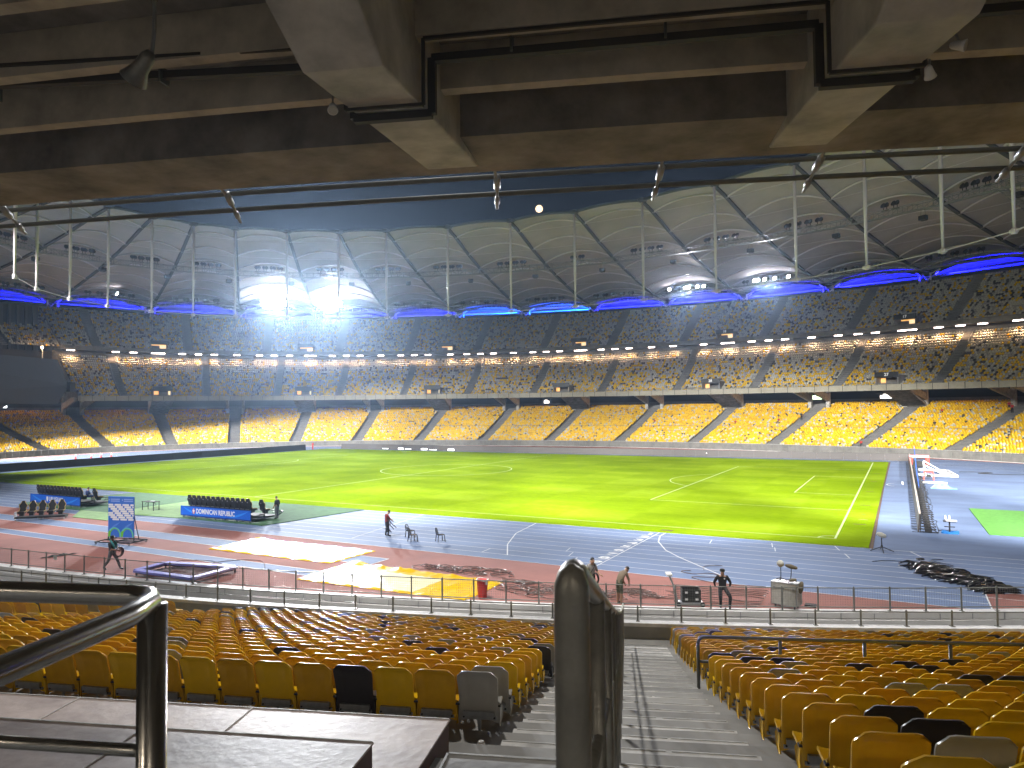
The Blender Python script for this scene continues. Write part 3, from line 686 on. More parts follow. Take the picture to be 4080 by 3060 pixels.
# a radial walkway at the right, between the two rings
root = thing('walkway', 'steel stair walkway running up under the roof at the top right', 'walkway', (0, 0, 40)); mb = MB()
A_, B_ = bay(16, .31, .7, -1.5), bay(16, .78, .5, -1.8)
for s in (-.5, .5):
    o_ = Vector((s, -s * .4, -40))
    mb.bar(A_ + o_, B_ + o_, .12); mb.bar(A_ + o_ + Vector((0, 0, 1.1)), B_ + o_ + Vector((0, 0, 1.1)), .06)
    for i in range(25): p = A_.lerp(B_, i / 24) + o_; mb.bar(p, p + Vector((0, 0, 1.1)), .05)
mb.build('railing', M['truss'], root); mb = MB()
for i in range(30): p = A_.lerp(B_, i / 29) + Vector((0, 0, -40.1)); mb.box(p, (1.3, .7, .12), .6)
mb.build('treads', M['galv'], root)
# floodlights standing on the catwalks
def flood(loc, rz, lit, label, group, es='lens'):
    root = thing('floodlight', label, 'floodlight', loc, rz, group)
    tl = Matrix.Rotation(R(65), 3, 'X')
    mb = MB(); mb.lathe([(.20, -.30), (.42, -.05), (.50, .12), (.48, .16)], (0, 0, .95), 10, tl); mb.bar((0, 0, 0), (0, 0, .75), .09); mb.bar((-.35, 0, .02), (.35, 0, .02), .3, .06)
    mb.build('housing', M['lampblack'], root)
    if lit: mb = MB(); mb.lathe([(.47, .165), (.44, .19)], (0, 0, .95), 10, tl); mb.build('lens', M[es], root)
    return root
GI = 'floodlights on the inner catwalk'; GO = 'floodlights on the outer catwalk'
for k in range(2, NB - 1):
    mid = bay(k, .31, .5); rz = math.atan2(mid.y, mid.x) + math.pi / 2 + math.pi
    us = (.30, .34, .42, .46, .54, .58, .66, .70)
    if k in (11, 15): us = us[2:6]
    for i, u in enumerate(us):
        p = bay(k, .31, u, -.45); flood(p, rz, False, '%s dark lamp on the inner catwalk in the %s roof bay from the left' % (ORD[i], ORD[k - 2]), GI)
    mid = bay(k, .78, .5); rz = math.atan2(mid.y, mid.x) + math.pi / 2 + math.pi
    for i, u in enumerate((.20, .24, .33, .37, .45, .49, .57, .61, .69, .73)):
        lit = False
        if k in (6, 7): break
        if k in (6, 7): lit = i in (3, 4, 5, 6)
        if k in (12, 13): lit = i in (1, 4, 5, 7, 8) if k == 12 else i in (2, 3, 4, 6, 9)
        p = bay(k, .78, u, -.55)
        flood(p, rz, lit, '%s %s lamp on the outer catwalk in the %s roof bay from the left' % (ORD[i], 'glowing' if lit else 'unlit', ORD[k - 2]), GO, 'lens' if k in (6, 7) else 'lens2')
    if k in (6, 7):
        c_ = .45 if k == 6 else .23; q_ = 0
        for rw, (dz, hw) in enumerate(((-2.0, 3), (-1.05, 4), (-.1, 4), (.85, 3))):  # extra lit lamps packed into an oval to imitate the lens glare
            for i in range(2 * hw):
                u = c_ + (i - hw + .5) * .042; p = bay(k, .78, u, dz); q_ += 1
                flood(p, rz, True, '%s glare-filling lamp in the %s row of the %s floodlight bank' % (ORD[i], ORD[rw], 'left' if k == 6 else 'right'), 'lamps filling out the glare of the two floodlight banks')
    # loudspeaker under the inner catwalk
    if k % 1 == 0:
        p = bay(k, .31, .86, -3.1); rt = thing('loudspeaker', 'dark loudspeaker hung under the inner catwalk in the %s roof bay from the left' % ORD[k - 2], 'loudspeaker', p, rz, 'loudspeakers below the inner catwalk')
        mb = MB(); mb.box((0, 0, 0), (1.3, .8, .75)); mb.box((0, .3, -.25), (1.0, .5, .5)); mb.build('cabinet', M['lampblack'], rt, bevel=.08)
        mb = MB(); [mb.bar((s, 0, .3), (s * .7, 0, 1.5), .05) for s in (-.45, .45)]; mb.build('hanger', M['truss'], rt)
# small lamp lit alone at the left
flood(bay(4, .78, .55, -.4), 0, True, 'single small lit lamp on the outer catwalk left of the two dazzling banks', GO, 'lens2')
# spill on the cloth above lit banks
for k, e in ((6, 1800), (7, 1800), (12, 160), (13, 160)):
    for u in (.35, .6): lamp('lamp_spill', 'SPOT', bay(k, .74, u, -1.0), bay(k, .52, u + .12, 1.5), e * 1.3, (1, 1, 1), .25, 75, .9)
# moon
mb = MB(); MR_ = 12.8
mb.lathe([(MR_ * math.sin(R(a)), -MR_ * math.cos(R(a))) for a in (4, 20, 40, 60, 80, 100, 120, 140, 160, 176)], (0, 0, 0), 24)
mo_ = thing('moon', 'full warm white moon just above the roof edge', 'moon', MOON); mb.build('disc', mat('moonglow', (1, .9, .8), emis=(1, .70, .44), es=1.9), mo_, smooth=True)
# distant buildings seen through the gap under the roof rim
M['farb'] = mat('far_building', (.02, .02, .022), .9); M['win'] = mat('lit_windows', (1, .8, .5), emis=(1, .72, .35), es=2.5); M['win2'] = mat('lit_sign', (.8, .9, 1), emis=(.85, .92, 1), es=5)
for i, (t, h, s) in enumerate(((54, 41, 3), (60, 43, 5), (68, 39, 4), (78, 41, 6), (86, 40, 3), (94, 42, 4))):
    x, y = 420 * math.cos(R(t)) + 30, 420 * math.sin(R(t)); bl = thing('distant_building', 'dark distant building with a few lit windows, %s from the right beyond the rim' % ORD[i], 'building', (x, y, -1.7), R(t), 'buildings beyond the stadium')
    mb = MB(); mb.box((0, 0, (h + 38) / 2), (16, 30 + 6 * s, h + 38)); mb.build('walls', M['farb'], bl)
    for j in range(s):
        mb = MB(); mb.box((-8.1, rnd.uniform(-16, 16), h + 36 - rnd.uniform(1, 20)), (.3, rnd.uniform(1.2, 2.6), rnd.uniform(.7, 1.4))); mb.build('window', M['win'] if rnd.random() < .6 else M['win2'], bl)
# ------------------------------------------------------------------ near side: aisle stairs, seats, barriers
mb = MB(); mb2 = MB()
for n in range(-2, 26):
    z = tn(n); D0 = 4.08 + .8 * n - .12; rn = random.Random(n)
    zn = tn(n + 1) if n < 25 else z - .2; zh = (z + zn) / 2
    mb.box(NF(D0 + .20, 0, z + .03), (2.64, .46, .10), NRZ)
    mb.box(NF(D0 + .60, 0, zh + .03), (2.64, .40, .14), NRZ)
    for k_ in range(3):
        l = -.87 + .87 * k_ + rn.uniform(-.05, .05); mb2.box(NF(D0 + .418, l, z + .082), (.84, .018, .008), NRZ); mb2.box(NF(D0 + .792, l, zh + .102), (.84, .014, .008), NRZ)
near = thing('aisle_stairs', 'worn concrete aisle stairs running down between the two seat blocks', 'stairs', NF(10, 0, tn(7)))
mb.build('treads', M['stair'], near, local=False); mb2.build('nosing_strips', M['nosing'], near, local=False)
# ---- seat prototypes
def seat_back_mesh(nx, nz):
    def pt(u, v, side):
        hw = .237 - .012 * math.sin(math.pi * min(1, v * 1.1)) + (.012 * (1 - v / .15) if v < .15 else 0)
        cr = max(0, (v - .80) / .20); hw *= 1 - .13 * (1 - math.sqrt(max(0, 1 - cr ** 3)))
        zb = .25 + (.075 * math.cos(math.pi / 2 * abs(u) / .72) ** .7 if abs(u) < .72 else 0)
        zt = .885 - .05 * abs(u) ** 7
        z = zb + (zt - zb) * v
        y = .03 - .13 * v ** 1.5 + .035 * abs(u) ** 2.4
        edge = max(abs(u), (v - .5) * 2 * .97)
        rim = 1 / (1 + math.exp(-(edge - .76) * 34))
        y -= .026 * rim * min(1, v * 3)
        if v > .97: y -= .018
        if side: y += .018
        return (u * hw, y, z)
    us = [-1 + 2 * i / nx for i in range(nx + 1)]; vs = [j / nz for j in range(nz + 1)]
    vs = sorted(set(vs + [.875, .94, .975])) if nx > 8 else sorted(set(vs + [.94]))
    m = MB(); A = [[pt(u, v, 0) for u in us] for v in vs]; B = [[pt(u, v, 1) for u in us] for v in vs]
    m.grid(A); m.grid(B, flip=True)
    per = lambda G: G[0] + [r[-1] for r in G[1:]] + G[-1][::-1][1:] + [r[0] for r in G[::-1][1:-1]]
    a, b_ = per(A), per(B); n = len(a); m.add(a + b_, [(i, n + i, n + (i + 1) % n, (i + 1) % n) for i in range(n)])
    # side wings sweeping forward to the pan
    for s in (-1, 1):
        w = [(.236, .03, .225), (.244, .035, .30), (.236, .02, .50), (.252, .10, .44), (.262, .13, .40), (.258, .11, .30), (.246, .06, .22)]
        V = [(x * s, y, z) for x, y, z in w] + [((x - .012) * s, y + .004, z) for x, y, z in w]; k = len(w)
        m.add(V, [tuple(range(k)), tuple(range(2 * k - 1, k - 1, -1))] + [(i, (i + 1) % k, k + (i + 1) % k, k + i) for i in range(k)])
    return m
def pan_mesh():
    m = MB(); P = []
    for j in range(7):
        v = j / 6; row = []
        for i in range(9):
            u = -1 + i / 4; row.append((u * (.222 - .02 * v ** 3), .06 + .37 * v, .415 - .025 * (1 - u * u) + .02 * v - .06 * max(0, v - .8) * 5 * .5))
        P.append(row)
    Q = [[(x, y, z - .035) for x, y, z in r] for r in P]
    m.grid(P, flip=True); m.grid(Q)
    per = lambda G: G[0] + [r[-1] for r in G[1:]] + G[-1][::-1][1:] + [r[0] for r in G[::-1][1:-1]]
    a, b_ = per(P), per(Q); n = len(a); m.add(a + b_, [(i, n + i, n + (i + 1) % n, (i + 1) % n) for i in range(n)]); return m
def leg_mesh():
    m = MB(); m.tube([(0, .05, 0), (0, .05, .30)], .017, 6); m.box((0, .05, .305), (.40, .06, .03)); m.box((0, .05, .006), (.12, .12, .012))
    m.box((0, .09, .36), (.36, .20, .05)); return m
def bolt_mesh():
    m = MB(); Q = Matrix.Rotation(math.pi / 2, 3, 'X')
    for s in (-1, 1): m.lathe([(.011, .0), (.011, .010)], (.178 * s, .022 + 0, .315), 8, Q)
    for s in (-1, 1): m.box((.238 * s, .035, .455), (.03, .05, .02))
    return m
def me_of(mb, name, mats, smooth):
    o = mb.build(name, mats, smooth=smooth); me = o.data; bpy.data.objects.remove(o); return me
CN = {'sy': 'yellow', 'so': 'ochre', 'sg': 'grey', 'sk': 'black', 'sw': 'cream'}
PRO = {}
bm0, pm0, lm0, bo0 = seat_back_mesh(12, 12), pan_mesh(), leg_mesh(), bolt_mesh()
lm0.add(bo0.v, bo0.f, 1); lm_ = me_of(lm0, 'seat_support', [M['galv'], M['black']], False)
for c in CN: PRO[c] = (me_of(bm0, 'backrest_' + CN[c], M[c], True), me_of(pm0, 'pan_' + CN[c], M[c], True))
NEARW = (.48, .37, .09, .06)
cand = []
def t_aisle(d):
    D = 31.7 - d; p = NF(D, 0, 0); X, Y, NX, NY, S = _curve(d); i = int(np.argmin((X - p.x) ** 2 + (Y - p.y) ** 2)); return float(_tt[i])
rnear = random.Random(21)
for n in range(0, 26):
    d = dn(n); z = tn(n); X, Y, NX, NY, S = _curve(d); tai = t_aisle(d)
    for bl, (ta, tb) in enumerate(((270, 280), (280, 290), (290, 300), (300, 310), (310, 320))):
        if bl >= 3 and 0: pass
        tA = tai if ta == 300 else ta; tB = tai if tb == 300 else tb
        if bl == 2 and n < 5: continue
        if bl < 2 and n < 4: continue
        s0 = float(np.interp(tA, _tt, S)) + 1.43 + .24; s1 = float(np.interp(tB, _tt, S)) - 1.45 - .24
        if bl in (2,):      # count from the aisle on its right
            L = []; s = s1
            while s > s0: L.append(s); s -= .495
        else:
            L = []; s = s0
            while s < s1: L.append(s); s += .495
        for i, s in enumerate(L):
            t = float(np.interp(s, S, _tt)); x, y = off(d, t); nx, ny = nrm(t)
            v = Vector((x, y, z + .6)) - Vector((CX, CY, CZ)); dep = v.dot(_F)
            if dep < .5: inf = False
            else:
                u = 2838.67 * v.dot(_R2) / dep; vv = 2838.67 * v.dot(_U2) / dep; inf = abs(u) < 2090 and abs(vv) < 1640
                if bl == 2 and u < -2040 + 30 and n < 7: inf = False
            c = rnear.choices(('sy', 'so', 'sg', 'sk'), NEARW)[0]
            # the front row of the left block, as in the photograph
            if bl == 2 and n == 5 and i < 14: c = ('sg', 'so', 'sy', 'sk', 'so', 'sy', 'so', 'sy', 'so', 'sy', 'so', 'so', 'sy', 'so')[i]
            if bl == 2 and n in (6, 7, 8, 9) and i == 0: c = ('sg', 'sy', 'sy', 'so')[n - 6]
            if bl == 3 and i == 0 and n < 12: c = 'so' if n not in (10, 11) else 'sy'
            if bl == 3 and i == 1 and n < 5: c = ('sy', 'sg', 'sk', 'sk', 'sy')[n]
            cand.append((dep if inf else 1e6 + v.length, n, bl, i, x, y, z, nx, ny, c))
cand.sort()
KEY = {'sy': 0, 'so': 1, 'sg': 2, 'sk': 3, 'sw': 4}
BLN = {2: 'left', 3: 'right', 0: 'far left', 1: 'outer left', 4: 'outer right'}
REST = []; made = 0
for q in cand:
    dep, n, bl, i, x, y, z, nx, ny, c = q
    if made < 300 and dep < 1e5:
        a = math.atan2(-ny, -nx) - math.pi / 2
        lab = '%s seat, %s from the stairs in the %s row of the %s block' % (CN[c], ORD[i], ORD[n - (5 if bl == 2 else 0)], BLN[bl])
        r = thing('stadium_chair', lab, 'seat', (x, y, z), a + rnear.uniform(-.012, .012), 'seats of the blocks beside the near aisle')
        for nm, me in (('backrest', PRO[c][0]), ('seat_pan', PRO[c][1]), ('seat_support', lm_)):
            o = bpy.data.objects.new(nm, me); COL.objects.link(o); o.parent = r
        made += 1
    else: REST.append((x, y, z, nx, ny, KEY[c]))
lo = seat_back_mesh(6, 6); b_ = len(lo.v)
lo.add([(-.21, .06, .41), (.21, .06, .41), (.2, .42, .43), (-.2, .42, .43), (-.2, .42, .38), (.2, .42, .38), (-.02, .05, 0), (.02, .05, 0), (.02, .05, .35), (-.02, .05, .35)], [(0, 1, 2, 3), (3, 2, 5, 4), (4, 5, 1, 0), (6, 7, 8, 9)])
tag(bake('near_stand_seats', np.array(REST), np.array(lo.v), lo.f, SEATMATS, True), 'rows of yellow, ochre, grey and black seats farther down the near stand', 'seats', kind='stuff')
# ---- guard rail in the right block
d = 31.7 - 14.0; z = ZL(14.0) - .02
X, Y, NX, NY, S = _curve(d); s0 = float(np.interp(t_aisle(d), _tt, S)) + 1.30
root = thing('guard_rail', 'dark painted guard rail standing across the right hand seat block', 'guard rail', P3(d, 302, z))
pts = [P3(d, float(np.interp(s0 + .25 * k, S, _tt)), z) for k in range(0, 64)]
up = Vector((0, 0, 1))
mb = MB(); mb.tube([pts[0] + up * 1.0, pts[0] + up * 1.08 + (pts[1] - pts[0]) * .1, pts[0] + up * 1.125 + (pts[1] - pts[0]) * .35] + [p + up * 1.13 for p in pts[1:]], .032, 10); mb.build('top_rail', M['rail'], root, smooth=True, local=False)
mb = MB(); mb.tube([p + up * .67 for p in pts], .028, 8); mb.build('lower_rail', M['rail'], root, smooth=True, local=False)
for k in range(0, 64, 6):
    mb = MB(); mb.tube([pts[k], pts[k] + up * (1.12 if k else 1.01)], .032 if k else .032, 8); mb.build('post', M['rail'], root, smooth=True, local=False)
# ---- rail down the middle of the aisle (nearest post is a hand's breadth from the lens)
root = thing('stair_handrail', 'worn grey steel handrail of close posts running down the middle of the stairs', 'handrail', NF(6, -.09, tn(2)))
def RZ(D): return 8.61 - .305 * D + .00134 * D * D
Dp = [1.24, 2.3, 3.4, 4.5] + [5.6 + 1.25 * k for k in range(15)]
mb = MB(); P = [NF(1.24, -.092, RZ(1.24) - .02)] + [NF(D, -.092, RZ(D)) for D in [1.3 + .5 * k for k in range(45)]]
mb.tube(P, .026, 12); mb.build('rail', M['hand'], root, smooth=True, local=False)
for i, D in enumerate(Dp):
    mb = MB(); zt = RZ(D); zf = ZL(D) - .1
    if i == 0: mb.tube([NF(D, -.092, zf - .3), NF(D, -.092, zt - .07), NF(D, -.092, zt - .025), NF(D, -.092, zt + .0), NF(D, -.092, zt + .012)], [.031, .031, .030, .022, .006], 16)
    else: mb.tube([NF(D, -.092, zf), NF(D, -.092, zt - .01)], .026, 10)
    mb.lathe([(.05, 0), (.05, .012)], NF(D, -.092, ZL(D)), 10)
    mb.build('post', M['hand'], root, smooth=True, local=False)
mb = MB(); mb.tube([NF(D, -.092, RZ(D) - .45) for D in (1.24, 6, 12, 22)], .018, 8); mb.build('lower_rail', M['hand'], root, smooth=True, local=False)
# ---- steel corner railing at the lower left
root = thing('corner_railing', 'polished steel tube railing with a corner post close on the left', 'railing', NF(1.45, -1.0, 7.1))
zt = 8.105
mb = MB(); mb.tube([NF(1.46 - .02, -6, zt - .03)] + [NF(1.46, -4, zt - .02), NF(1.46, -2, zt), NF(1.46, -1.09, zt), NF(1.45, -1.045, zt), NF(1.41, -1.012, zt)] + [NF(D, -.985, zt) for D in (1.3, 1.0, .5, 0, -1.5)], .0235, 16)
mb.build('top_rail', M['steel'], root, smooth=True, local=False)
mb = MB(); mb.tube([NF(1.43, -1.02, 6.4), NF(1.43, -1.02, zt - .01)], .031, 16); mb.build('post', M['steel'], root, smooth=True, local=False)
mb = MB(); mb.tube([NF(1.43, -1.05, zt - .325), NF(1.43, -3, zt - .335), NF(1.43, -6, zt - .35)], .0135, 12); mb.build('middle_rail', M['steel'], root, smooth=True, local=False)
mb = MB(); mb.tube([NF(1.40, -1.02, zt - .37), NF(.5, -.99, zt - .37), NF(-1.5, -.99, zt - .37)], .0135, 12); mb.build('side_rail', M['steel'], root, smooth=True, local=False)
# ---- wooden platforms over the left rows
def platform(name, label, D0, D1, l0, l1, zt, th):
    root = thing(name, label, 'platform', NF((D0 + D1) / 2, l1, zt - th))
    w = (l1 - l0); n = max(1, round(w / 1.9))
    for i in range(n):
        a, b_ = l0 + w * i / n, l0 + w * (i + 1) / n
        mb = MB(); P = [NF(D0, a + .001, zt), NF(D0, b_ - .001, zt), NF(D1, b_ - .001 + (.09 if i == n - 1 else 0) , zt), NF(D1, a + .001, zt)]
        V = [p - Vector((0, 0, .02)) for p in P] + P; mb.add(V, [(3, 2, 1, 0), (4, 5, 6, 7), (0, 1, 5, 4), (1, 2, 6, 5), (2, 3, 7, 6), (3, 0, 4, 7)])
        mb.build('board', M['wood'], root, local=False)
    mb = MB(); P = [NF(D0, l0, zt - .021), NF(D0, l1 - .006, zt - .021), NF(D1, l1 + .075, zt - .021), NF(D1, l0, zt - .021)]
    V = [p - Vector((0, 0, th)) for p in P] + P; mb.add(V, [(3, 2, 1, 0), (4, 5, 6, 7), (0, 1, 5, 4), (1, 2, 6, 5), (2, 3, 7, 6), (3, 0, 4, 7)]); mb.build('frame', M['woodside'], root, local=False)
    mb = MB()
    for l in (l0 + .1, (l0 + l1) / 2, l1 - .12):
        for D in (D0 + .1, D1 - .1): p = NF(D, l, zt - th); mb.bar(p - Vector((0, 0, 1.2)), p, .06)
    mb.build('legs', M['galv'], root, local=False)
    mb = MB(); mb.bar(NF(D1 - .01, l0, zt + .003), NF(D1 - .01, l1 + .08, zt + .003), .014, .008); mb.build('edge_trim', M['nosing'], root, local=False)
    mb = MB()
    for i in range(1, n):
        a = l0 + w * i / n; mb.tube([NF(D0 + (D1 - D0) * j / 12, a + rnd.uniform(-.006, .006), zt + .002) for j in range(13)], .007, 5)
    mb.build('tape', M['ledge'], root, local=False)
platform('platform', 'larger low wooden platform just behind the front row of left seats', 4.4, 6.80, -11.5, -1.78, 5.53, .34)
platform('platform', 'smaller raised wooden platform stacked nearest the corner railing', 3.4, 5.48, -11.5, -2.07, 5.90, .345)
# ---- cables beside the platform and down the aisle edge
root = None
def cable(mb, pts, r=.007, n=6): 
    P = [Vector(p) for p in pts]; Q = []
    for i in range(len(P) - 1):
        a = P[max(i - 1, 0)]; b_ = P[i]; c = P[i + 1]; d_ = P[min(i + 2, len(P) - 1)]
        for k in range(5):
            t = k / 5; Q.append(.5 * ((2 * b_) + (-a + c) * t + (2 * a - 5 * b_ + 4 * c - d_) * t * t + (-a + 3 * b_ - 3 * c + d_) * t ** 3))
    Q.append(P[-1]); mb.tube(Q, r, n)
mb = MB()
for j in range(5):
    o_ = rnd.uniform(-.03, .03)
    cable(mb, [NF(4.2, -1.72 + o_, ZL(4.2) + .12), NF(4.8, -1.60 + o_, ZL(4.8) + .22 + .02 * j), NF(5.2, -1.38 + o_, ZL(5.2) + .24), NF(5.6, -1.30, ZL(5.6) + .10), NF(6.2, -1.42 + o_, ZL(6.2) + .08), NF(7.4, -1.46 + o_, ZL(7.4) + .09), NF(9, -1.42 + o_, ZL(9) + .07), NF(12, -1.4 + o_, ZL(12) + .08), NF(16, -1.42 + o_, ZL(16) + .08)], .009)
tag(mb.build('cable_bundle', M['blackr'], smooth=True), 'black cables trailing over the steps beside the wooden platform', 'cables')
# low crate step in the aisle next to the platform
root = thing('step_box', 'grey edged step box standing in the aisle beside the platform', 'step box', NF(5.05, -.75, ZL(5.05)), NRZ)
mb = MB(); mb.box((0, 0, .16), (1.25, .78, .30)); mb.build('body', M['stair'], root, bevel=.01)
mb = MB(); mb.box((0, .385, .313), (1.25, .02, .012)); mb.box((-.62, 0, .313), (.02, .78, .012)); mb.build('edge_strip', M['nosing'], root)
# paper cup on the seat row step
root = thing('drink_cup', 'crushed red and white paper cup under the end seat by the platform', 'cup', NF(7.35, -1.50, tn(4) + .02))
mb = MB(); mb.lathe([(.028, 0), (.04, .11), (.041, .115)], (0, 0, 0), 10); mb.build('cup', mat('red_paper', (.30, .02, .03), .6), root)
mb = MB(); mb.lathe([(.042, .115), (.03, .15), (.008, .16)], (0, 0, 0), 10); mb.build('lid', M['ledge'], root)
# ------------------------------------------------------------------ deck overhead: fascia edge, ribbed soffit, two raker beams, ducts, net rails
deck = thing('upper_deck', 'concrete underside of the deck overhead with two heavy pale beams and dark ribs', 'deck', NF(6, 0, 11.4))
mb = MB()
T0, T1 = 281, 316
sweep(mb, [(23.2, 12.7), (23.2, 11.42), (24.35, 11.42), (24.35, 11.95)], T0, T1, 70, flip=True); mb.build('edge_beam', M['concrete_dark'], deck, local=False)
mb = MB(); sweep(mb, [(24.35, 11.95), (25.0, 12.0), (26.0, 12.1), (27.0, 12.25), (28, 12.6), (30, 13.3), (34, 15.0), (40, 19)], T0, T1, 70, flip=True); sweep(mb, [(23.2, 12.7), (24, 13.0), (40, 20)], T0, T1, 40); mb.build('slab', M['concrete_dark'], deck, local=False)
for D, z in ((6.62, 11.58), (5.80, 11.68), (4.95, 11.80), (4.1, 11.98), (3.2, 12.2), (2.2, 12.5)):
    d = 31.7 - D; mb = MB(); sweep(mb, [(d - .07, z + .9), (d - .07, z), (d + .07, z), (d + .07, z + .9)], T0, T1, 70, flip=True); mb.build('rib', M['rib'], deck, local=False)
def raker(lat):
    ang = -lat * .0070
    mb = MB(); prof = [(8.24, 11.40), (4.95, 11.04), (4.25, 11.33), (2.6, 12.1), (.5, 13.0), (.5, 14.2), (8.24, 12.6)]
    V = []
    for s in (-.31, .31): V += [NF(D, (lat + s) * (1 + .007 * (8.24 - D)), z) for D, z in prof]
    k = len(prof); mb.add(V, [tuple(range(k)), tuple(range(2 * k - 1, k - 1, -1))] + [(i, k + i, k + (i + 1) % k, (i + 1) % k) for i in range(k)])
    mb.build('raker_beam', M['concrete_pale'], deck, local=False, bevel=.02)
for l in (-1.97, 1.97, -17.9, 17.9): raker(l)
# ducts wrap round the beams
duct = thing('cable_duct', 'dark cable ducts running under the deck and stepping down around both beams', 'cable duct', NF(5.9, 0, 11.3))
def lsp(D): return 1 + .007 * (8.24 - D)
for D, r, gap, zl in ((6.0, .034, .012, 11.60), (5.76, .014, .02, 11.66)):
    mb = MB(); P = [NF(D, -11, zl + .3)]
    for l in (-1.97, 1.97):
        zb = 11.04 + (D - 4.95) * (.36 / 3.29) - gap - r; w = .31 + gap + r
        P += [NF(D, l - w - .0, zl), NF(D, l - w, zb), NF(D, l + w, zb), NF(D, l + w, zl)] 
    P += [NF(D, 11, zl)]
    P2 = []
    for a, b_ in zip(P, P[1:]): mb.bar(a, b_, r * 2, r * 2, up=(ER.x, ER.y, 0))
    mb.build('duct', M['ductm'], duct, local=False)
for l in (-6, -4.2, -.9, .4, 3.8, 5.4):
    mb = MB(); mb.box(NF(6.0, l, 11.66), (.02, .14, .15), NRZ); mb.build('duct_clip', M['rail'], duct, local=False)
# spot lamps fixed beside the beams
def spot(loc, rz, tilt, label, pair=False):
    root = thing('spot_lamp', label, 'lamp', loc, rz, 'unlit spot lamps fixed to the deck'); root.scale = (.62, .62, .62)
    Q = Matrix.Rotation(tilt, 3, 'X'); mb = MB(); mb.lathe([(.028, .10), (.045, .07), (.06, -.02), (.075, -.07)], (0, 0, 0), 14, Q); mb.build('shade', M['ledge'], root, smooth=True)
    mb = MB(); mb.lathe([(.06, -.071), (.06, -.075)], (0, 0, 0), 14, Q); mb.build('glass', M['concrete_pale'], root)
    mb = MB(); mb.bar((0, 0, .06), (0, .04, .18), .025); mb.build('bracket', M['galv'], root)
spot(NF(5.7, 2.53, 11.20), NRZ + 1.0, R(-70), 'small cream spot lamp on the right side of the right hand beam')
spot(NF(5.95, 2.42, 11.12), NRZ - .6, R(50), 'second cream spot lamp tucked under the right hand beam duct')
spot(NF(5.75, -2.43, 11.12), NRZ + .4, R(-40), 'pale spot lamp on the left side of the left hand beam')
root = thing('flood_lamp', 'unlit bell shaped flood lamp hanging from the ceiling at the upper left', 'lamp', NF(4.6, -3.42, 10.98), NRZ)
Q = Matrix.Rotation(R(50), 3, 'Y') @ Matrix.Rotation(R(15), 3, 'X')
mb = MB(); mb.lathe([(.03, .17), (.05, .13), (.06, .02), (.10, -.08)], (0, 0, 0), 18, Q); mb.build('shade', M['hand'], root, smooth=True)
mb = MB(); mb.lathe([(.09, -.075), (.05, -.05), (.01, -.04)], (0, 0, 0), 14, Q); mb.build('reflector', M['concrete_pale'], root, smooth=True)
mb = MB(); mb.tube([(.10, 0, .08), (.12, 0, .3), (.12, 0, 1.2)], .014, 6); mb.build('stem', M['galv'], root)
# net rails just outside the deck edge on short chromed arms
net = thing('net_rails', 'two dark horizontal pipes carried on steel arms outside the deck edge', 'pipes', NF(8.8, 0, 11.4))
for D, z, nm in ((8.78, 11.45, 'upper_pipe'), (9.05, 11.31, 'lower_pipe')):
    mb = MB(); d = 31.7 - D; mb.tube([P3(d, 281 + .5 * i, z) for i in range(70)], .033, 8); mb.build(nm, M['rail'], net, smooth=True, local=False)
for l in (-8.6, -5.2, -1.55, .47, 2.3, 4.5, 6.8):
    mb = MB(); s = .0 if l < 1 else -.28 * min(1, (l - .4) / 2)
    a, b_, c = NF(8.30, l + .05, 11.52), NF(8.75, l + .03, 11.38), NF(9.2, l - .05, 11.16); mb.tube([a, b_, c], .02, 8); mb.tube([b_ - (c - b_) * .15, b_ + (c - b_) * .25], .045, 8); mb.tube([b_.lerp(c, .6), b_.lerp(c, .8)], .038, 8)
    mb.build('arm', M['galv'], net, smooth=True, local=False)
# ------------------------------------------------------------------ fences at the foot of the near stand and round the track
def fence(name, label, d, z, h, t0, t1, pitch, rails, r, mesh_=None, posts_mat='post', limit=100, cap=True, plate=True):
    X, Y, NX, NY, S = _curve(d); s0 = float(np.interp(t0, _tt, S)); s1 = float(np.interp(t1, _tt, S)); n = int((s1 - s0) / pitch)
    T = [float(np.interp(s0 + pitch * i, S, _tt)) for i in range(n + 1)]; root = thing(name, label, 'fence', P3(d, (t0 + t1) / 2, z))
    order = sorted(range(n + 1), key=lambda i: (P3(d, T[i], z) - Vector((CX, CY, CZ))).length)
    rest = MB(); cnt = 0
    for j, i in enumerate(order):
        p = P3(d, T[i], z); q = nrm(T[i]); mb = MB() if j < limit - (1 if n + 1 > limit else 0) else rest
        mb.tube([p, p + Vector((0, 0, h)), p + Vector((0, 0, h + .02)), p + Vector((0, 0, h + .05))], [r, r, r * .9, r * .3], 8)
        if plate: mb.box(p + Vector((0, 0, .008)), (.18, .13, .016), math.atan2(q[1], q[0]))
        if mb is not rest: mb.build('post', M[posts_mat], root, smooth=False, local=False)
    if rest.v: tag(rest.build('posts', M[posts_mat], root, local=False), kind='stuff')
    for hh, rr in rails:
        mb = MB(); mb.tube([P3(d, t0 + (t1 - t0) * i / (n * 2), z + hh) for i in range(2 * n + 1)], rr, 6); mb.build('rail', M[posts_mat], root, local=False)
    if mesh_:
        lo_, hi_, st = mesh_; mb = MB(); N2 = int((s1 - s0) / st)
        for i in range(N2):
            t = float(np.interp(s0 + st * i, S, _tt)); p = P3(d, t, z); p2 = P3(d, float(np.interp(s0 + st * (i + 1), S, _tt)), z)
            mb.bar(p + Vector((0, 0, lo_)), p + Vector((0, 0, hi_)), .004)
        hh = lo_
        while hh < hi_:
            for i in range(n): mb.bar(P3(d, T[i], z + hh), P3(d, T[i + 1], z + hh), .004)
            hh += st
        mb.build('wire_mesh', M['post'], root, local=False)
    return root
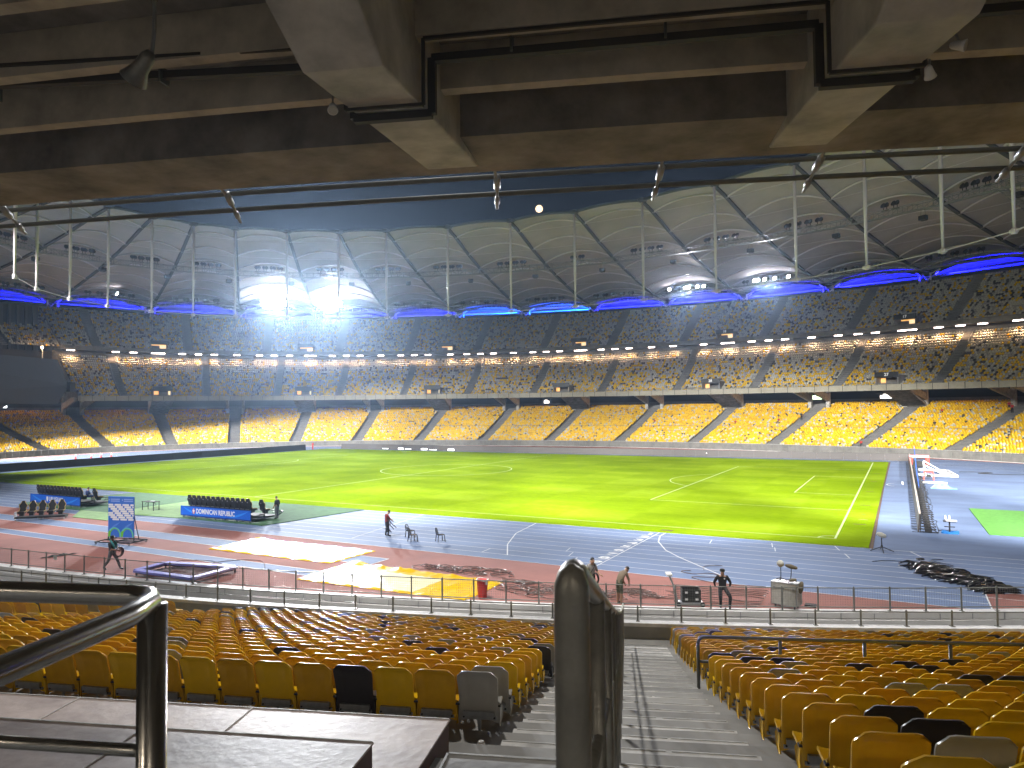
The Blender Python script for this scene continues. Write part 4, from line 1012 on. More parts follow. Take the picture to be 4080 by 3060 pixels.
fence('track_fence', 'waist high grey post and mesh fence between the moat and the running track', .72, .03, .96, 268, 318, 1.45, ((.94, .022), (.16, .022)), .036, (.17, .93, .10))
fence('parapet_rail', 'low grey rail with knobbed posts on the parapet below the near seats', 6.05, 1.02, .50, 268, 318, 1.5, ((.47, .022), (.24, .013)), .034, plate=True)
fence('far_track_fence', 'long grey post fence in front of the far stand', .72, .03, 1.1, 22, 206, 1.45, ((1.08, .025), (.5, .018)), .04)
fence('far_parapet_rail', 'thin rail on the parapet at the foot of the far seats', 6.05, 1.02, .5, 22, 206, 3.0, ((.48, .022),), .03, plate=False)
# ------------------------------------------------------------------ things on the field
def led_board(name, label, a, b_, h, back, seg=1.92, supports=False):
    a = Vector(a); b_ = Vector(b_); L = (b_ - a).length; d = (b_ - a).normalized(); n_ = Vector((-d.y, d.x, 0)) * back
    root = thing(name, label, 'LED board', (a + b_) / 2); n = int(L / seg)
    face = MB(); cap_ = MB(); rear = MB()
    for i in range(n):
        p = a + d * (L * i / n + .01); q = a + d * (L * (i + 1) / n - .01)
        lean = n_ * .10; j = rnd.uniform(-.012, .012) * (1 if i % 2 else 0)
        P = [p, q, q + lean + Vector((0, 0, h + j)), p + lean + Vector((0, 0, h + j))]; Q = [x + n_ * .09 for x in P]
        face.add(P + Q, [(0, 1, 2, 3), (7, 6, 5, 4), (0, 4, 5, 1), (1, 5, 6, 2), (3, 2, 6, 7), (0, 3, 7, 4)])
        cap_.bar(P[3] + n_ * .05 + Vector((0, 0, .02)), P[2] + n_ * .05 + Vector((0, 0, .02)), .12, .04)
    face.build('panels', M['board'], root, local=False); cap_.build('padding', mat('board_padding', (.42, .37, .33), .8) if supports else M['board'], root, local=False)
    if supports:
        sb = MB(); m = int(L / 1.25); k = 0
        for i in range(m + 1):
            p = a + d * (L * i / m) + n_ * .12; w_ = 1.05 + rnd.uniform(-.08, .08)
            s_ = MB(); s_.bar(p + Vector((0, 0, .05)), p + n_ * w_ + Vector((0, 0, .05)), .07, .05); s_.bar(p + n_ * w_ + Vector((0, 0, .05)), p + Vector((0, 0, .75)), .045, .045); s_.bar(p + n_ * .05, p + n_ * .05 + Vector((0, 0, h)), .05)
            s_.box(p + n_ * .5 + Vector((0, 0, .16)), (.42, .16, .22), math.atan2(n_.y, n_.x)); s_.bar(p - n_ * .45 + Vector((0, 0, .02)), p - n_ * .1 + Vector((0, 0, .02)), .05, .03)
            s_.build('support', M['black'], root, local=False)
        c = MB(); P = [a + n_ * (1.15 + rnd.uniform(-.2, .25)) + d * (L * i / 60) + Vector((0, 0, .03)) for i in range(61)]; c.tube(P, .02, 5); P = [a + n_ * (.55 + rnd.uniform(-.15, .15)) + d * (L * i / 60) + Vector((0, 0, .30)) for i in range(61)]; c.tube(P, .015, 5)
        c.build('power_cables', M['blackr'], root, local=False)
    return root
fb = led_board('led_board', 'long dark LED board behind the far touchline with a few lit white patches', (57.8, 39.4, 0), (-53.6, 37.7, 0), 1.08, -1)
lit = MB()
for px, w_, h0, h1 in ((-41.3, 1.5, .18, .26), (-37.2, 1.3, .12, .42), (-35.3, 1.6, .18, .25), (-31.2, 1.5, .12, .42), (-29.0, 1.8, .16, .24), (-24.6, 1.5, .10, .42), (27.0, .1, .55, .63)):
    y = 39.4 - (57.8 - px) * 1.7 / 111.4; lit.box((px, y - .02 + .10 * (h0 + h1) / 2 / 1.08 * 1, (h0 + h1) / 2), (w_, .03, h1 - h0))
lit.build('lit_patch', M['boardlit'], fb, local=False)
led_board('led_board', 'long dark LED board behind the goal line at the far left of the pitch', (-57.2, 30.6, 0), (-59.8, -36, 0), 1.15, -1)
led_board('led_board', 'black LED board seen end on beside the blue track with many rear supports', (57.05, 38.0, 0), (57.15, -28.9, 0), 1.22, 1, supports=True)
# ---- team benches
BLUE = mat('banner_blue', (.006, .13, .72), .5); BLUE2 = mat('banner_blue_wave', (.03, .27, .90), .5); BLUED = mat('banner_blue_edge', (.006, .05, .33), .6)
WHITE = mat('banner_white', (.80, .82, .88), .6); GOLD = mat('seat_trim_gold', (.46, .33, .11), .6); CREST = mat('crest_red', (.55, .12, .16), .6)
def racing_seat():
    out = []
    m = MB()      # back: headrest, shoulders, waist
    o = [(-.10, 1.28), (.10, 1.28), (.145, 1.20), (.15, 1.10), (.27, .98), (.285, .86), (.21, .70), (.25, .50), (.24, .42), (-.24, .42), (-.25, .50), (-.21, .70), (-.285, .86), (-.27, .98), (-.15, 1.10), (-.145, 1.20)]
    V = [(x, -.16 - .22 * (z - .45), z) for x, z in o] + [(x * .93, -.27 - .22 * (z - .45), z - .01) for x, z in o]; k = len(o)
    m.add(V, [tuple(range(k - 1, -1, -1)), tuple(range(k, 2 * k))] + [(i, (i + 1) % k, k + (i + 1) % k, k + i) for i in range(k)]); out.append(('backrest', m, M['black']))
    m = MB()
    for s in (-1, 1):
        P = [(s * x, -.13 - .22 * (z - .45), z) for x, z in ((.11, 1.26), (.155, 1.12), (.27, .97), (.285, .86), (.215, .70), (.25, .50))]; m.tube(P, .026, 5)
        m.tube([(s * .25, -.14, .50), (s * .27, .05, .50), (s * .25, .34, .46)], .035, 5)
    out.append(('gold_trim', m, GOLD))
    m = MB(); m.box((0, .10, .40), (.46, .52, .14)); m.box((0, .05, .25), (.3, .3, .2)); out.append(('seat_pan', m, M['black']))
    m = MB(); m.box((0, -.30 - .22 * .5, .98), (.10, .012, .07)); m.box((0, -.42, .46), (.40, .015, .03)); out.append(('grey_badge', m, M['seatbadge']))
    return out
M['seatbadge'] = mat('seat_badge', (.22, .22, .22), .5)
RS = [(n, me_of(m, n, mt, False)) for n, m, mt in racing_seat()]
def put_seats(root, P, rz=0):
    for p in P:
        holder = None
        for j, (n, me) in enumerate(RS):
            o = bpy.data.objects.new('bench_seat' if j == 0 else n, me); COL.objects.link(o)
            if j == 0: o.parent = root; o.location = p; o.rotation_euler = (0, 0, rz); holder = o
            else: o.parent = holder
def bench(label, loc, rz, word, crest):
    root = thing('team_bench', label, 'team bench', loc, rz); L = 7.75
    m = MB(); 
    for y in (-.55, .1, .75, 1.5, 2.2): m.bar((-L / 2, y, .22), (L / 2, y, .22), .07)
    for x in (-L / 2, -2, 0, 2, L / 2):
        m.bar((x, -.55, .22), (x, 2.2, .22), .07); m.bar((x, -.55, .45), (x, .75, .45), .06); m.bar((x, .75, .45), (x, .75, .22), .06)
    for s in (-1, 1): m.bar((s * L / 2, 2.2, .22), (s * L / 2, 2.75, .48), .06); m.bar((s * L / 2, 1.6, .48), (s * L / 2, 2.75, .48), .05)
    m.bar((-L / 2, 2.75, .48), (L / 2, 2.75, .48), .05); m.build('frame', M['black'], root)
    m = MB(); m.box((0, .1, .49), (L, 1.3, .05)); m.box((0, 1.5, .27), (L, 1.35, .04)); m.build('deck', M['blackr'], root)
    m = MB(); m.box((0, -.60, .55), (L + .02, .04, .74)); bn = m.build('banner', BLUE, root)
    m = MB(); m.box((0, -.605, .925), (L + .03, .06, .02)); m.box((0, -.605, .19), (L + .03, .06, .07)); m.box((L / 2 + .02, -.6, .55), (.03, .06, .74)); m.box((-L / 2 - .02, -.6, .55), (.03, .06, .74)); m.build('banner_edge', BLUED, root)
    m = MB()     # wave shapes
    for x0, sg in ((-L / 2 + .3, 1), (L / 2 - 2.2, -1)):
        P = []
        for i in range(13):
            u = i / 12; x = x0 + 1.9 * u; zc = .32 + .5 * (u ** 1.6 if sg < 0 else (1 - u) ** 1.6) ; t_ = .07 * math.sin(math.pi * u) + .012
            P.append([(x, -.6225, min(.9, zc + t_)), (x, -.6225, max(.24, zc - t_))])
        m.grid(P)
    m.build('wave', BLUE2, bn)
    sz = .52; W_ = {'URUGUAY': -.15, 'DOMINICAN REPUBLIC': -.15}[word]
    x0 = -3.85 + 7.75 * (.385 if word == 'URUGUAY' else .225)
    MX = Matrix.Translation((x0, -.628, .56)) @ Matrix.Rotation(math.pi / 2, 4, 'X') @ Matrix.Diagonal((.88 if word == 'URUGUAY' else .80, 1, 1, 1))
    text_mesh(word, sz, WHITE, 'lettering', bn, MX, offset=.016, align='LEFT')
    cx_ = x0 - .27; m = MB()
    sh = [(-.15, .22), (.15, .22), (.15, -.02), (.09, -.16), (0, -.24), (-.09, -.16), (-.15, -.02)]
    if crest == 'shield': m.add([(cx_ + x, -.629, .56 + z) for x, z in sh], [tuple(range(7))]); m.build('crest', WHITE, bn)
    else:
        m.add([(cx_ + .16 * math.cos(R(a)), -.629, .56 + .23 * math.sin(R(a))) for a in range(0, 360, 20)], [tuple(range(18))]); m.build('crest', CREST, bn)
        m = MB(); m.box((cx_, -.634, .56), (.05, .004, .40)); m.box((cx_, -.634, .60), (.27, .004, .05)); m.add([(cx_ + .09 * math.cos(R(a)), -.637, .57 + .10 * math.sin(R(a))) for a in range(0, 360, 30)], [tuple(range(12))]); m.build('crest_cross', WHITE, bn)
    m = MB()
    for x in (-L / 2 + .2, -2.3, 0, .9, 2.4, L / 2 - .1):
        for y in (-.5, 2.1): m.lathe([(.07, -.02), (.07, .02)], (x, y, .075), 10, Matrix.Rotation(math.pi / 2, 3, 'Y')); m.bar((x, y, .08), (x, y, .2), .03)
    m.build('castors', M['galv'], root)
    put_seats(root, [(-3.35 + .545 * i, .12, .50) for i in range(13)]); put_seats(root, [(-3.35 + .545 * i, 1.45, .28) for i in (12,)] + ([(-3.35 + .545 * 11.6, 1.45, .28)] if word != 'URUGUAY' and 0 else []))
    return root
bU = bench('blue fronted team bench of black racing seats lettered URUGUAY on the left', (-12.0, -45.75, .05), R(.8), 'URUGUAY', 'shield')
bD = bench('blue fronted team bench of black racing seats lettered DOMINICAN REPUBLIC', (9.05, -45.25, .05), R(1.5), 'DOMINICAN REPUBLIC', 'round')
root = thing('seat_trolley', 'wheeled row of five black and gold racing seats facing the stands', 'seat trolley', (-4.6, -51.4, 0), R(226))
m = MB(); [m.bar((-1.75, y, .2), (1.75, y, .2), .08) for y in (-.35, .4)]; [m.bar((x, -.35, .2), (x, .4, .2), .08) for x in (-1.75, 0, 1.75)]; m.box((0, 0, .27), (3.5, .85, .05)); m.build('frame', M['black'], root)
m = MB(); [m.lathe([(.08, -.02), (.08, .02)], (x, y, .08), 10, Matrix.Rotation(math.pi / 2, 3, 'Y')) for x in (-1.7, 0, 1.7) for y in (-.35, .4)]; m.build('castors', M['galv'], root)
put_seats(root, [(-1.36 + .68 * i, 0, .22) for i in range(5)])
# white padded side of the trolley
m = MB(); m.box((1.8, .1, .45), (.06, .5, .45)); m.build('side_pad', WHITE, root)
# ---- folding table
root = thing('folding_table', 'dark folding table on the pale turf between the benches', 'table', (-.95, -44.4, .04), R(4))
m = MB(); m.box((0, 0, .75), (1.5, .65, .04)); m.build('table_top', M['blackr'], root)
for x in (-.68, .68):
    for y in (-.28, .28): m = MB(); m.bar((x, y, 0), (x, y, .74), .045); m.build('leg', M['black'], root)
m = MB(); [m.bar((x, -.28, .3), (x, .28, .3), .03) for x in (-.68, .68)]; [m.bar((s * .68, 0, .5), (s * .35, 0, .73), .03) for s in (-1, 1)]; m.build('braces', M['black'], root)
m = MB(); m.box((.15, .05, .785), (.4, .2, .02), .3); tag(m.build('paper', WHITE), 'white sheet of paper lying on the dark folding table', 'paper').location = (-.95, -44.4, .04)
# ---- interview backdrop on a wheeled base
root = thing('backdrop', 'tall blue and white interview backdrop on a wheeled black base', 'backdrop', (11.45, -55.0, 0), math.atan2(.55, 2.2))
W_, H0, H1 = 2.02, .38, 3.02
m = MB(); m.box((0, 0, (H0 + H1) / 2), (W_, .06, H1 - H0)); pan = m.build('panel', mat('backdrop_blue', (.035, .16, .66), .5), root)
YF = -.034; m = MB(); rb = random.Random(5)
for r in range(8):
    z = 2.48 - r * .135; x = -W_ / 2 + .02 + .155 * (r % 4) - .14
    while x < W_ / 2 - .05:
        x1 = min(x + .52, W_ / 2 - .02); xa = max(x, -W_ / 2 + .02)
        if x1 - xa > .06:
            c_ = min(.05, (x1 - xa) / 2 - .001); P = [(xa + c_, z - .060), (x1 - c_, z - .060), (x1, z - .04), (x1, z + .04), (x1 - c_, z + .060), (xa + c_, z + .060), (xa, z + .04), (xa, z - .04)]
            m.add([(a, YF, b2) for a, b2 in P], [tuple(range(8))])
        x += .62
m.build('logo_blocks', WHITE, pan)
m = MB()
for s in (-1, 1):
    cx2 = .52 * s
    for z, l in ((2.84, .72), (2.72, .72)): m.add([(cx2 - .3, YF, z - .035), (cx2 - .3 + l, YF, z - .035), (cx2 - .3 + l, YF, z + .035), (cx2 - .3, YF, z + .035)], [(0, 1, 2, 3)])
    m.add([(cx2 - .41 + .04 * math.cos(R(a)), YF, 2.80 + .06 * math.sin(R(a))) for a in range(0, 360, 40)], [tuple(range(9))])
m.build('title_lines', mat('title_pale_blue', (.28, .40, .85), .5), pan)
for off_, mt, dy in ((0, mat('arch_green', (.16, .55, .05), .5), -.002), (.07, mat('arch_aqua', (.12, .55, .62), .5), -.004)):
    m = MB()
    for cx2 in (-.50, .50):
        P = []
        for i in range(21):
            a = math.pi * (1 - i / 20); ro = .52; ri = .36 - off_ * .2
            x = cx2 + ro * math.cos(a); z = .40 + .62 * math.sin(a) ** .8; x2 = cx2 + .04 + ri * math.cos(a); z2 = .40 + .50 * math.sin(a) ** .8
            if off_: x2 = x + (x2 - x) * .55; z2 = z + (z2 - z) * .55
            P.append([(max(-1.0, min(1.0, x)), YF + dy, z), (max(-1, min(1, x2)), YF + dy, z2)])
        m.grid(P if not off_ else P[4:])
    m.build('arch_band', mt, pan)
m = MB()
for cx2 in (-.75, .25):
    P = []
    for i in range(11): u = i / 10; P.append([(cx2 + u * .7, YF - .001, .95 + .42 * u ** .6), (cx2 + u * .7, YF - .001, .95 + .42 * u ** 1.6)])
    m.grid(P)
m.build('ray_shape', mat('backdrop_blue_pale', (.10, .26, .80), .5), pan)
m = MB()
for y in (-.75, .75): m.bar((-1.35, y, .16), (1.35, y, .16), .06)
for x in (-1.35, -.1, 1.35): m.bar((x, -.75, .16), (x, .75, .16), .06)
m.bar((-1.0, 0, .2), (-1.0, 0, .4), .06); m.bar((1, 0, .2), (1, 0, .4), .06); m.bar((-1.35, 0, .16), (1.35, 0, .16), .06)
for x in (-.95, .95): m.bar((x, .5, .16), (x, .06, 1.8), .04)
m.build('base_frame', M['black'], root)
m = MB(); [m.lathe([(.06, -.02), (.06, .02)], (x, y, .06), 10, Matrix.Rotation(math.pi / 2, 3, 'Y')) for x in (-1.3, 1.3) for y in (-.72, .72)]; m.build('castors', M['galv'], root)
# ---- plastic chairs
def chair(label, loc, rz, rot=None):
    root = thing('plastic_chair', label, 'chair', loc, rz, 'black plastic garden chairs on the track', rot=rot)
    m = MB(); P = [(-.20, .44), (-.21, .62), (-.19, .78), (-.12, .87), (0, .90), (.12, .87), (.19, .78), (.21, .62), (.20, .44)]
    yb = lambda z: -.20 - .18 * (z - .44)
    m.tube([(x, yb(z), z) for x, z in P], .024, 6)
    for s in ((-.12, .48, .05, .84), (.12, .5, -.02, .86), (-.17, .6, .14, .7), (-.05, .46, -.14, .8), (.03, .46, .17, .64), (-.18, .72, .08, .56), (0, .6, 0, .88)):
        m.bar((s[0], yb(s[1]), s[1]), (s[2], yb(s[3]), s[3]), .022, .012)
    m.build('backrest', M['black'], root, smooth=False)
    m = MB(); m.prism([(-.21, -.20), (.21, -.20), (.23, .20), (.16, .25), (-.16, .25), (-.23, .20)], .42, .45); m.build('seat', M['black2'], root)
    for x, y in ((-.2, -.2), (.2, -.2), (-.21, .2), (.21, .2)): m = MB(); m.bar((x, y, .43), (x * 1.18, y * 1.2, 0), .04); m.build('leg', M['black'], root)
    return root
M['black2'] = mat('chair_plastic', (.03, .03, .034), .22)
chair('black plastic chair nearest the man in maroon, rearmost of three', (27.4, -45.1, .006), R(-20))
chair('black plastic chair in front of its neighbour, middle one of the three standing', (28.5, -46.3, .006), R(-28))
chair('black plastic chair standing apart to the right of the other two', (30.1, -45.5, .006), R(-35))
chair('black plastic chair tilted in the arms of the man in maroon', (26.28, -45.55, .42), 0, rot=(R(-35), R(20), R(150)))
# ---- yellow tarpaulins
YT = mat('yellow_tarpaulin', (.80, .50, .012), .24, var=.12, scale=1.2, bump=.5, spec=1.0); YP = mat('glare_tarpaulin', (.88, .82, .52), .20, var=.08, scale=1.4, bump=.6, spec=1.0)  # pale middle colour stands in for floodlight glare on the yellow sheet
def tarp(label, c, edge, seed, amp, pale=True):
    root = thing('tarpaulin', label, 'tarpaulin', ((c[0][0] + c[2][0]) / 2, (c[0][1] + c[2][1]) / 2, 0)); r = random.Random(seed)
    A, B_, C_, D_ = [Vector((x, y, 0)) for x, y in c]; N1, N2 = 66, 26
    cr = [(r.uniform(0, 1), r.uniform(0, 1), r.uniform(-3.14, 3.14), r.uniform(.04, .25), r.uniform(.3, 1) * amp) for _ in range(70)]
    P = []
    for i in range(N1 + 1):
        row = []
        for j in range(N2 + 1):
            u, v = i / N1, j / N2; p = A.lerp(B_, u).lerp(D_.lerp(C_, u), v); z = .012
            for cu_, cv_, an, ln_, hh in cr:
                du = (u - cu_) * 2.4; dv = (v - cv_); a_ = du * math.cos(an) + dv * math.sin(an); b2 = -du * math.sin(an) + dv * math.cos(an)
                z += hh * math.exp(-(b2 / .02) ** 2) * math.exp(-(a_ / ln_) ** 2)
            ed = min(u * 2.4, v, (1 - u) * 2.4, 1 - v)
            if ed < .07: z += .055 * math.sin(math.pi * ed / .07) * (1 + .5 * math.sin(u * 40 + v * 31)); p = p + Vector((r.uniform(-.03, .03), r.uniform(-.03, .03), 0)) * (1 if ed == 0 else 0)
            row.append((p.x, p.y, z))
        P.append(row)
    m = MB(); m.grid(P)
    m.m = []
    for i in range(N1):
        for j in range(N2):
            u, v = (i + .5) / N1, (j + .5) / N2; e_ = (u < edge[0]) or (u > 1 - edge[1]) or (v > 1 - edge[2]) or (v < edge[3]); m.m.append(0 if e_ or not pale else 1)
    m.build('sheet', [YT, YP], root, smooth=True, local=False)
    m = MB(); k = A + Vector((.2, .0, 0)); K = D_
    m.tube([K + Vector((0, -.1, .04)), K + Vector((.35, .05, .07)), K + Vector((.9, -.02, .06)), K + Vector((1.4, -.06, .03))], [.04, .07, .06, .02], 7); m.build('rolled_edge', YT, root, smooth=True, local=False)
tarp('spread yellow tarpaulin with lamp glare painted pale in its middle beside the blue track', ((18.5, -53.9), (28.3, -53.7), (28.4, -49.8), (18.3, -50.0)), (.035, .02, .14, .03), 3, .012)
tarp('crumpled yellow tarpaulin lying nearer the fence beside the red bin', ((29.4, -57.3), (39.2, -56.9), (39.1, -53.1), (29.1, -52.9)), (.04, .3, .22, .06), 8, .075)
# ---- red bin
root = thing('red_bin', 'red ribbed plastic bin with a bag over its rim behind the track fence', 'bin', (39.65, -56.1, 0))
m = MB(); m.lathe([(.19, 0), (.20, .06), (.21, .2), (.225, .22), (.215, .24), (.225, .4), (.24, .42), (.23, .44), (.24, .62), (.25, .64), (.245, .8), (.27, .84)], (0, 0, 0), 14); m.build('body', mat('bin_red', (.55, .025, .02), .4), root)
m = MB(); m.tube([(.27 * math.cos(R(a)), .27 * math.sin(R(a)), .84 + .02 * math.sin(R(a * 3))) for a in range(0, 360, 24)], .03, 6, closed=True); m.box((.27, -.05, .74), (.04, .14, .18)); m.build('bag', M['ledge'], root)
# ---- padded purple frame and black cloth
PUR = mat('frame_padding', (.20, .20, .66), .45, var=.2, scale=3); PUW = mat('frame_padding_pale', (.52, .52, .92), .4)
root = thing('padded_frame', 'blue and lilac padded rectangular frame lying on castors behind the fence', 'frame', (23.2, -59.3, 0))
m = MB(); cs = [(21.2, -60.4), (20.9, -58.5), (25.2, -57.5), (25.35, -60.2)]
for i, (a, b_) in enumerate(zip(cs, cs[1:] + cs[:1])): m.bar((*a, .28 - .002 * i), (*b_, .28 - .002 * i), .42, .12, mi=1 if i in (2,) else 0)
m.build('padding', [PUR, PUW], root, local=False, bevel=.02)
m = MB(); [m.bar((*a, .16), (*b_, .16), .06) for a, b_ in zip(cs, cs[1:] + cs[:1])]
for i in range(9): y = -60 + .22 * i; m.bar((21.4, y, .14), (25.1, y + .35, .14), .035)
for x, y in cs: m.bar((x, y, 0), (x, y, .2), .06)
m.build('lattice', M['black'], root, local=False)
m = MB(); P = []
for i in range(16):
    u = i / 15; row = []
    for j in range(7):
        v = j / 6 - .5; wd = .35 * math.sin(math.pi * min(1, u * 1.05 + .05)) ** .6 + .05
        row.append((11.85 + .45 * u + v * wd * .5 * 2 * .9, -60.2 + 1.95 * u + v * .1, .02 + .14 * math.sin(math.pi * (v + .5)) * (0.6 + .4 * math.sin(u * 23)) * math.sin(math.pi * u * .96 + .1)))
    P.append(row)
m.grid(P); o = m.build('black_cloth', M['blackr'], smooth=True); tag(o, 'bundle of black cloth lying on the red track at the left', 'cloth')
# ---- hose and cable loops on the red track
HC = mat('cable_sheath', (.13, .085, .075), .4)
def loops(name, label, cx_, cy_, w_, h_, n, seed, r=.013, mt=None, mn=.25, mx=.7, steps=10):
    rr = random.Random(seed); m = MB(); P = []; x, y = cx_ - w_ / 2, cy_
    for i in range(n):
        u = i / n; x = cx_ - w_ / 2 + w_ * u; y = cy_ + rr.uniform(-h_ / 2, h_ / 2); ra = rr.uniform(mn, mx); rb_ = ra * rr.uniform(.4, .9); a0 = rr.uniform(0, 6.28)
        for k in range(steps): a = a0 + k / (steps - 1) * 6.0; P.append((x + ra * math.cos(a), y + rb_ * math.sin(a), .02 + .012 * rr.random() + (.03 if k % 4 == 0 else 0)))
    m.tube(P, r, 4); return tag(m.build(name, mt or HC, smooth=True), label, 'cable')
loops('cable_loops', 'tangled loops of cable on the red track above the crumpled yellow tarpaulin', 36.0, -51.7, 5.0, 1.2, 26, 1, r=.016)
loops('cable_loops', 'tangled cable loops behind the fence post at the middle of the picture', 41.0, -53.7, 3.2, 2.2, 22, 2, r=.016)
loops('cable_loops', 'cable loops round the feet of the two men by the stairs', 45.2, -52.9, 3.0, 2.4, 20, 4, r=.016)
m = MB(); rr = random.Random(9)
for k in range(9):
    y0 = -50.0 - .32 * k; P = [(46.2 + rr.uniform(0, 1.0), y0, .03)]
    for i in range(1, 7): P.append((46.2 + i * .75, y0 + rr.uniform(-.12, .12) + (.12 * i if k < 5 else .05 * i), .03))
    P.append((50.9, y0 + .6, .03)); cable(m, P, .016, 4)
P = [(46.6, -46.6, .03), (46.2, -47.1, .03), (46.9, -47.4, .03), (47.6, -46.9, .03), (48.4, -47.3, .03), (47.9, -47.7, .03), (47.0, -48.1, .03), (48.0, -48.7, .03), (49.4, -48.7, .03), (50.6, -48.5, .03)]; cable(m, P, .016, 4)
cable(m, [(47.2, -46.3, .03), (47.0, -45.4, .03), (47.8, -44.8, .03)], .014, 4)
tag(m.build('long_cables', HC, smooth=True), 'long strands of cable drawn across the red track behind the seated guard', 'cable')
m = MB(); cable(m, [(20.3, -59.7, .02), (21.8, -57.6, .02), (22.6, -55.6, .02), (24.2, -54.9, .02), (26.0, -56.2, .02)], .015, 4); cable(m, [(20.6, -58.2, .02), (20.0, -56.9, .02), (21.6, -56.2, .02), (23.3, -56.6, .02)], .015, 4)
tag(m.build('loose_cable', HC, smooth=True), 'single loose cable crossing the red track beside the man with the towel', 'cable')
m = MB(); cable(m, [(54.8, -40.2, .02), (55.8, -39.5, .02), (57.4, -39.9, .02), (58.6, -39.6, .02), (57.6, -38.6, .02), (58.2, -38.0, .02)], .016, 4); m.box((57.1, -38.6, .06), (.35, .2, .08), .5)
tag(m.build('loose_cable', M['blackr'], smooth=True), 'dark loose cable with a plug box on the track left of the black heap', 'cable')
# heap of black fabric and straps
root = thing('black_heap', 'long glossy heap of folded black plastic and cables on the track at the right', 'heap', (58.6, -42.4, 0))
HP = mat('black_plastic_sheet', (.012, .012, .014), .18, bump=.3, scale=3); rr = random.Random(12)
m = MB()
for k in range(150):
    u = rr.random(); v = rr.uniform(-.5, .5) * (.25 + 1.1 * math.sin(math.pi * (.08 + .85 * u)))
    c = Vector((56.9 + 3.3 * u, -40.0 - 5.0 * u, 0)) + Vector((.85, .5, 0)) * v * 1.5; a = rr.gauss(0, .28) + .25; l = rr.uniform(.25, .8); h = rr.uniform(.05, .22)
    dr = Vector((math.cos(a), math.sin(a), 0))
    m.tube([c - dr * l + Vector((0, 0, .01)), c - dr * l * .4 + Vector((0, 0, h)), c + dr * l * .3 + Vector((0, 0, h * .8)), c + dr * l + Vector((0, 0, .015))], [.03, rr.uniform(.05, .10), rr.uniform(.05, .1), .03], 6)
m.build('folds', HP, root, smooth=True, local=False)
# ---- trolley
root = thing('hand_trolley', 'grey folding hand trolley loaded with black crates by the fence', 'trolley', (48.2, -53.05, 0), R(25))
m = MB(); 
for s in (-.28, .28): m.tube([(-.55, s, .12), (-.62, s, .7), (-.85, s, 1.28)], .03, 6); m.tube([(-.6, s, .14), (.55, s, .14)], .03, 6)
for z, x in ((.4, -.58), (.7, -.62), (.95, -.72), (1.28, -.86)): m.bar((x, -.28, z), (x, .28, z), .05)
m.box((0, 0, .14), (1.1, .62, .04)); m.build('frame', M['galv'], root)
m = MB(); m.box((-.86, 0, 1.32), (.24, .5, .07)); m.build('handle', M['ledge'], root)
m = MB(); [m.lathe([(.10, -.03), (.10, .03)], (x, y, .1), 12, Matrix.Rotation(math.pi / 2, 3, 'X')) for x in (-.5, .5) for y in (-.33, .33)]; m.build('wheel', M['blackr'], root)
for i, (z, l) in enumerate(((.16, 'lower black crate on the hand trolley'), (.45, 'upper black crate on the hand trolley'))):
    c = thing('crate', l, 'crate', (48.25, -53.03, z + .005), R(25), 'black crates on the hand trolley'); m = MB(); m.box((0, 0, .02), (.78, .52, .03)); [m.box((0, s * .25, .14), (.78, .03, .24)) for s in (-1, 1)]; [m.box((s * .38, 0, .14), (.03, .46, .24)) for s in (-1, 1)]; m.build('body', M['blackr'], c)
    m = MB(); [m.box((x, -.268, .14), (.12, .006, .08)) for x in (-.22, .22)]; m.build('handle_slot', M['ledge'], c)
# ---- equipment case with microphones
root = thing('flight_case', 'off white wheeled equipment case standing behind the fence', 'case', (51.95, -51.6, 0), R(-12))
CW = mat('case_shell', (.50, .49, .45), .55, var=.15, scale=6)
m = MB(); m.box((0, 0, .62), (1.05, .62, .92)); m.build('body', CW, root, bevel=.012)
m = MB(); 
for z in (.17, 1.075): m.box((0, 0, z), (1.07, .64, .025))
for x in (-.52, .52):
    for y in (-.305, .305): m.box((x, y, .62), (.035, .035, .93))
m.box((0, -.315, .84), (1.05, .01, .02)); [m.box((x, -.318, .86), (.08, .02, .10)) for x in (-.4, 0, .4)]; m.build('edge_trim', M['galv'], root)
m = MB()
for x in (-.4, .4):
    for y in (-.2, .2): m.lathe([(.06, -.02), (.06, .02)], (x, y, .065), 10, Matrix.Rotation(math.pi / 2, 3, 'Y')); m.box((x, y, .13), (.09, .09, .03))
m.build('castors', M['black'], root)
FUR1 = mat('pale_fur', (.55, .54, .48), .95, bump=1.0, scale=10); FUR2 = mat('brown_fur', (.16, .135, .09), .95, bump=1.0, scale=10)
def blimp(mb_, c, r, l, az, el):
    d = Vector((math.cos(el) * math.cos(az), math.cos(el) * math.sin(az), math.sin(el))); rr2 = random.Random(3)
    pts = []; rs = []
    for i in range(9): u = i / 8; pts.append(Vector(c) + d * l * (u - .5)); rs.append(r * (max(.05, math.sin(math.pi * (.06 + .88 * u))) ** .45) * rr2.uniform(.93, 1.05))
    mb_.tube(pts, rs, 12)
def micro(label, base, top, r, l, az, el, fur):
    g_ = thing('microphone', label, 'microphone', base, 0, 'furry microphones on the equipment case')
    m = MB(); blimp(m, top, r, l, az, el); m.build('wind_cover', fur, g_, smooth=True, local=False)
    m = MB(); m.tube([base, Vector(base).lerp(Vector(top), .5) + Vector((.01, 0, 0)), top], .016, 6); b = Vector(base)
    for a in (20, 140, 260): m.bar(b + Vector((0, 0, .10)), b + Vector((.26 * math.cos(R(a)), .26 * math.sin(R(a)), .01)), .022)
    m.build('stand', M['black'], g_, local=False)
micro('cream furry microphone pointing at the camera on a short stand on the case', (51.72, -51.5, 1.10), (51.72, -51.5, 1.80), .15, .42, R(-70), R(15), FUR1)
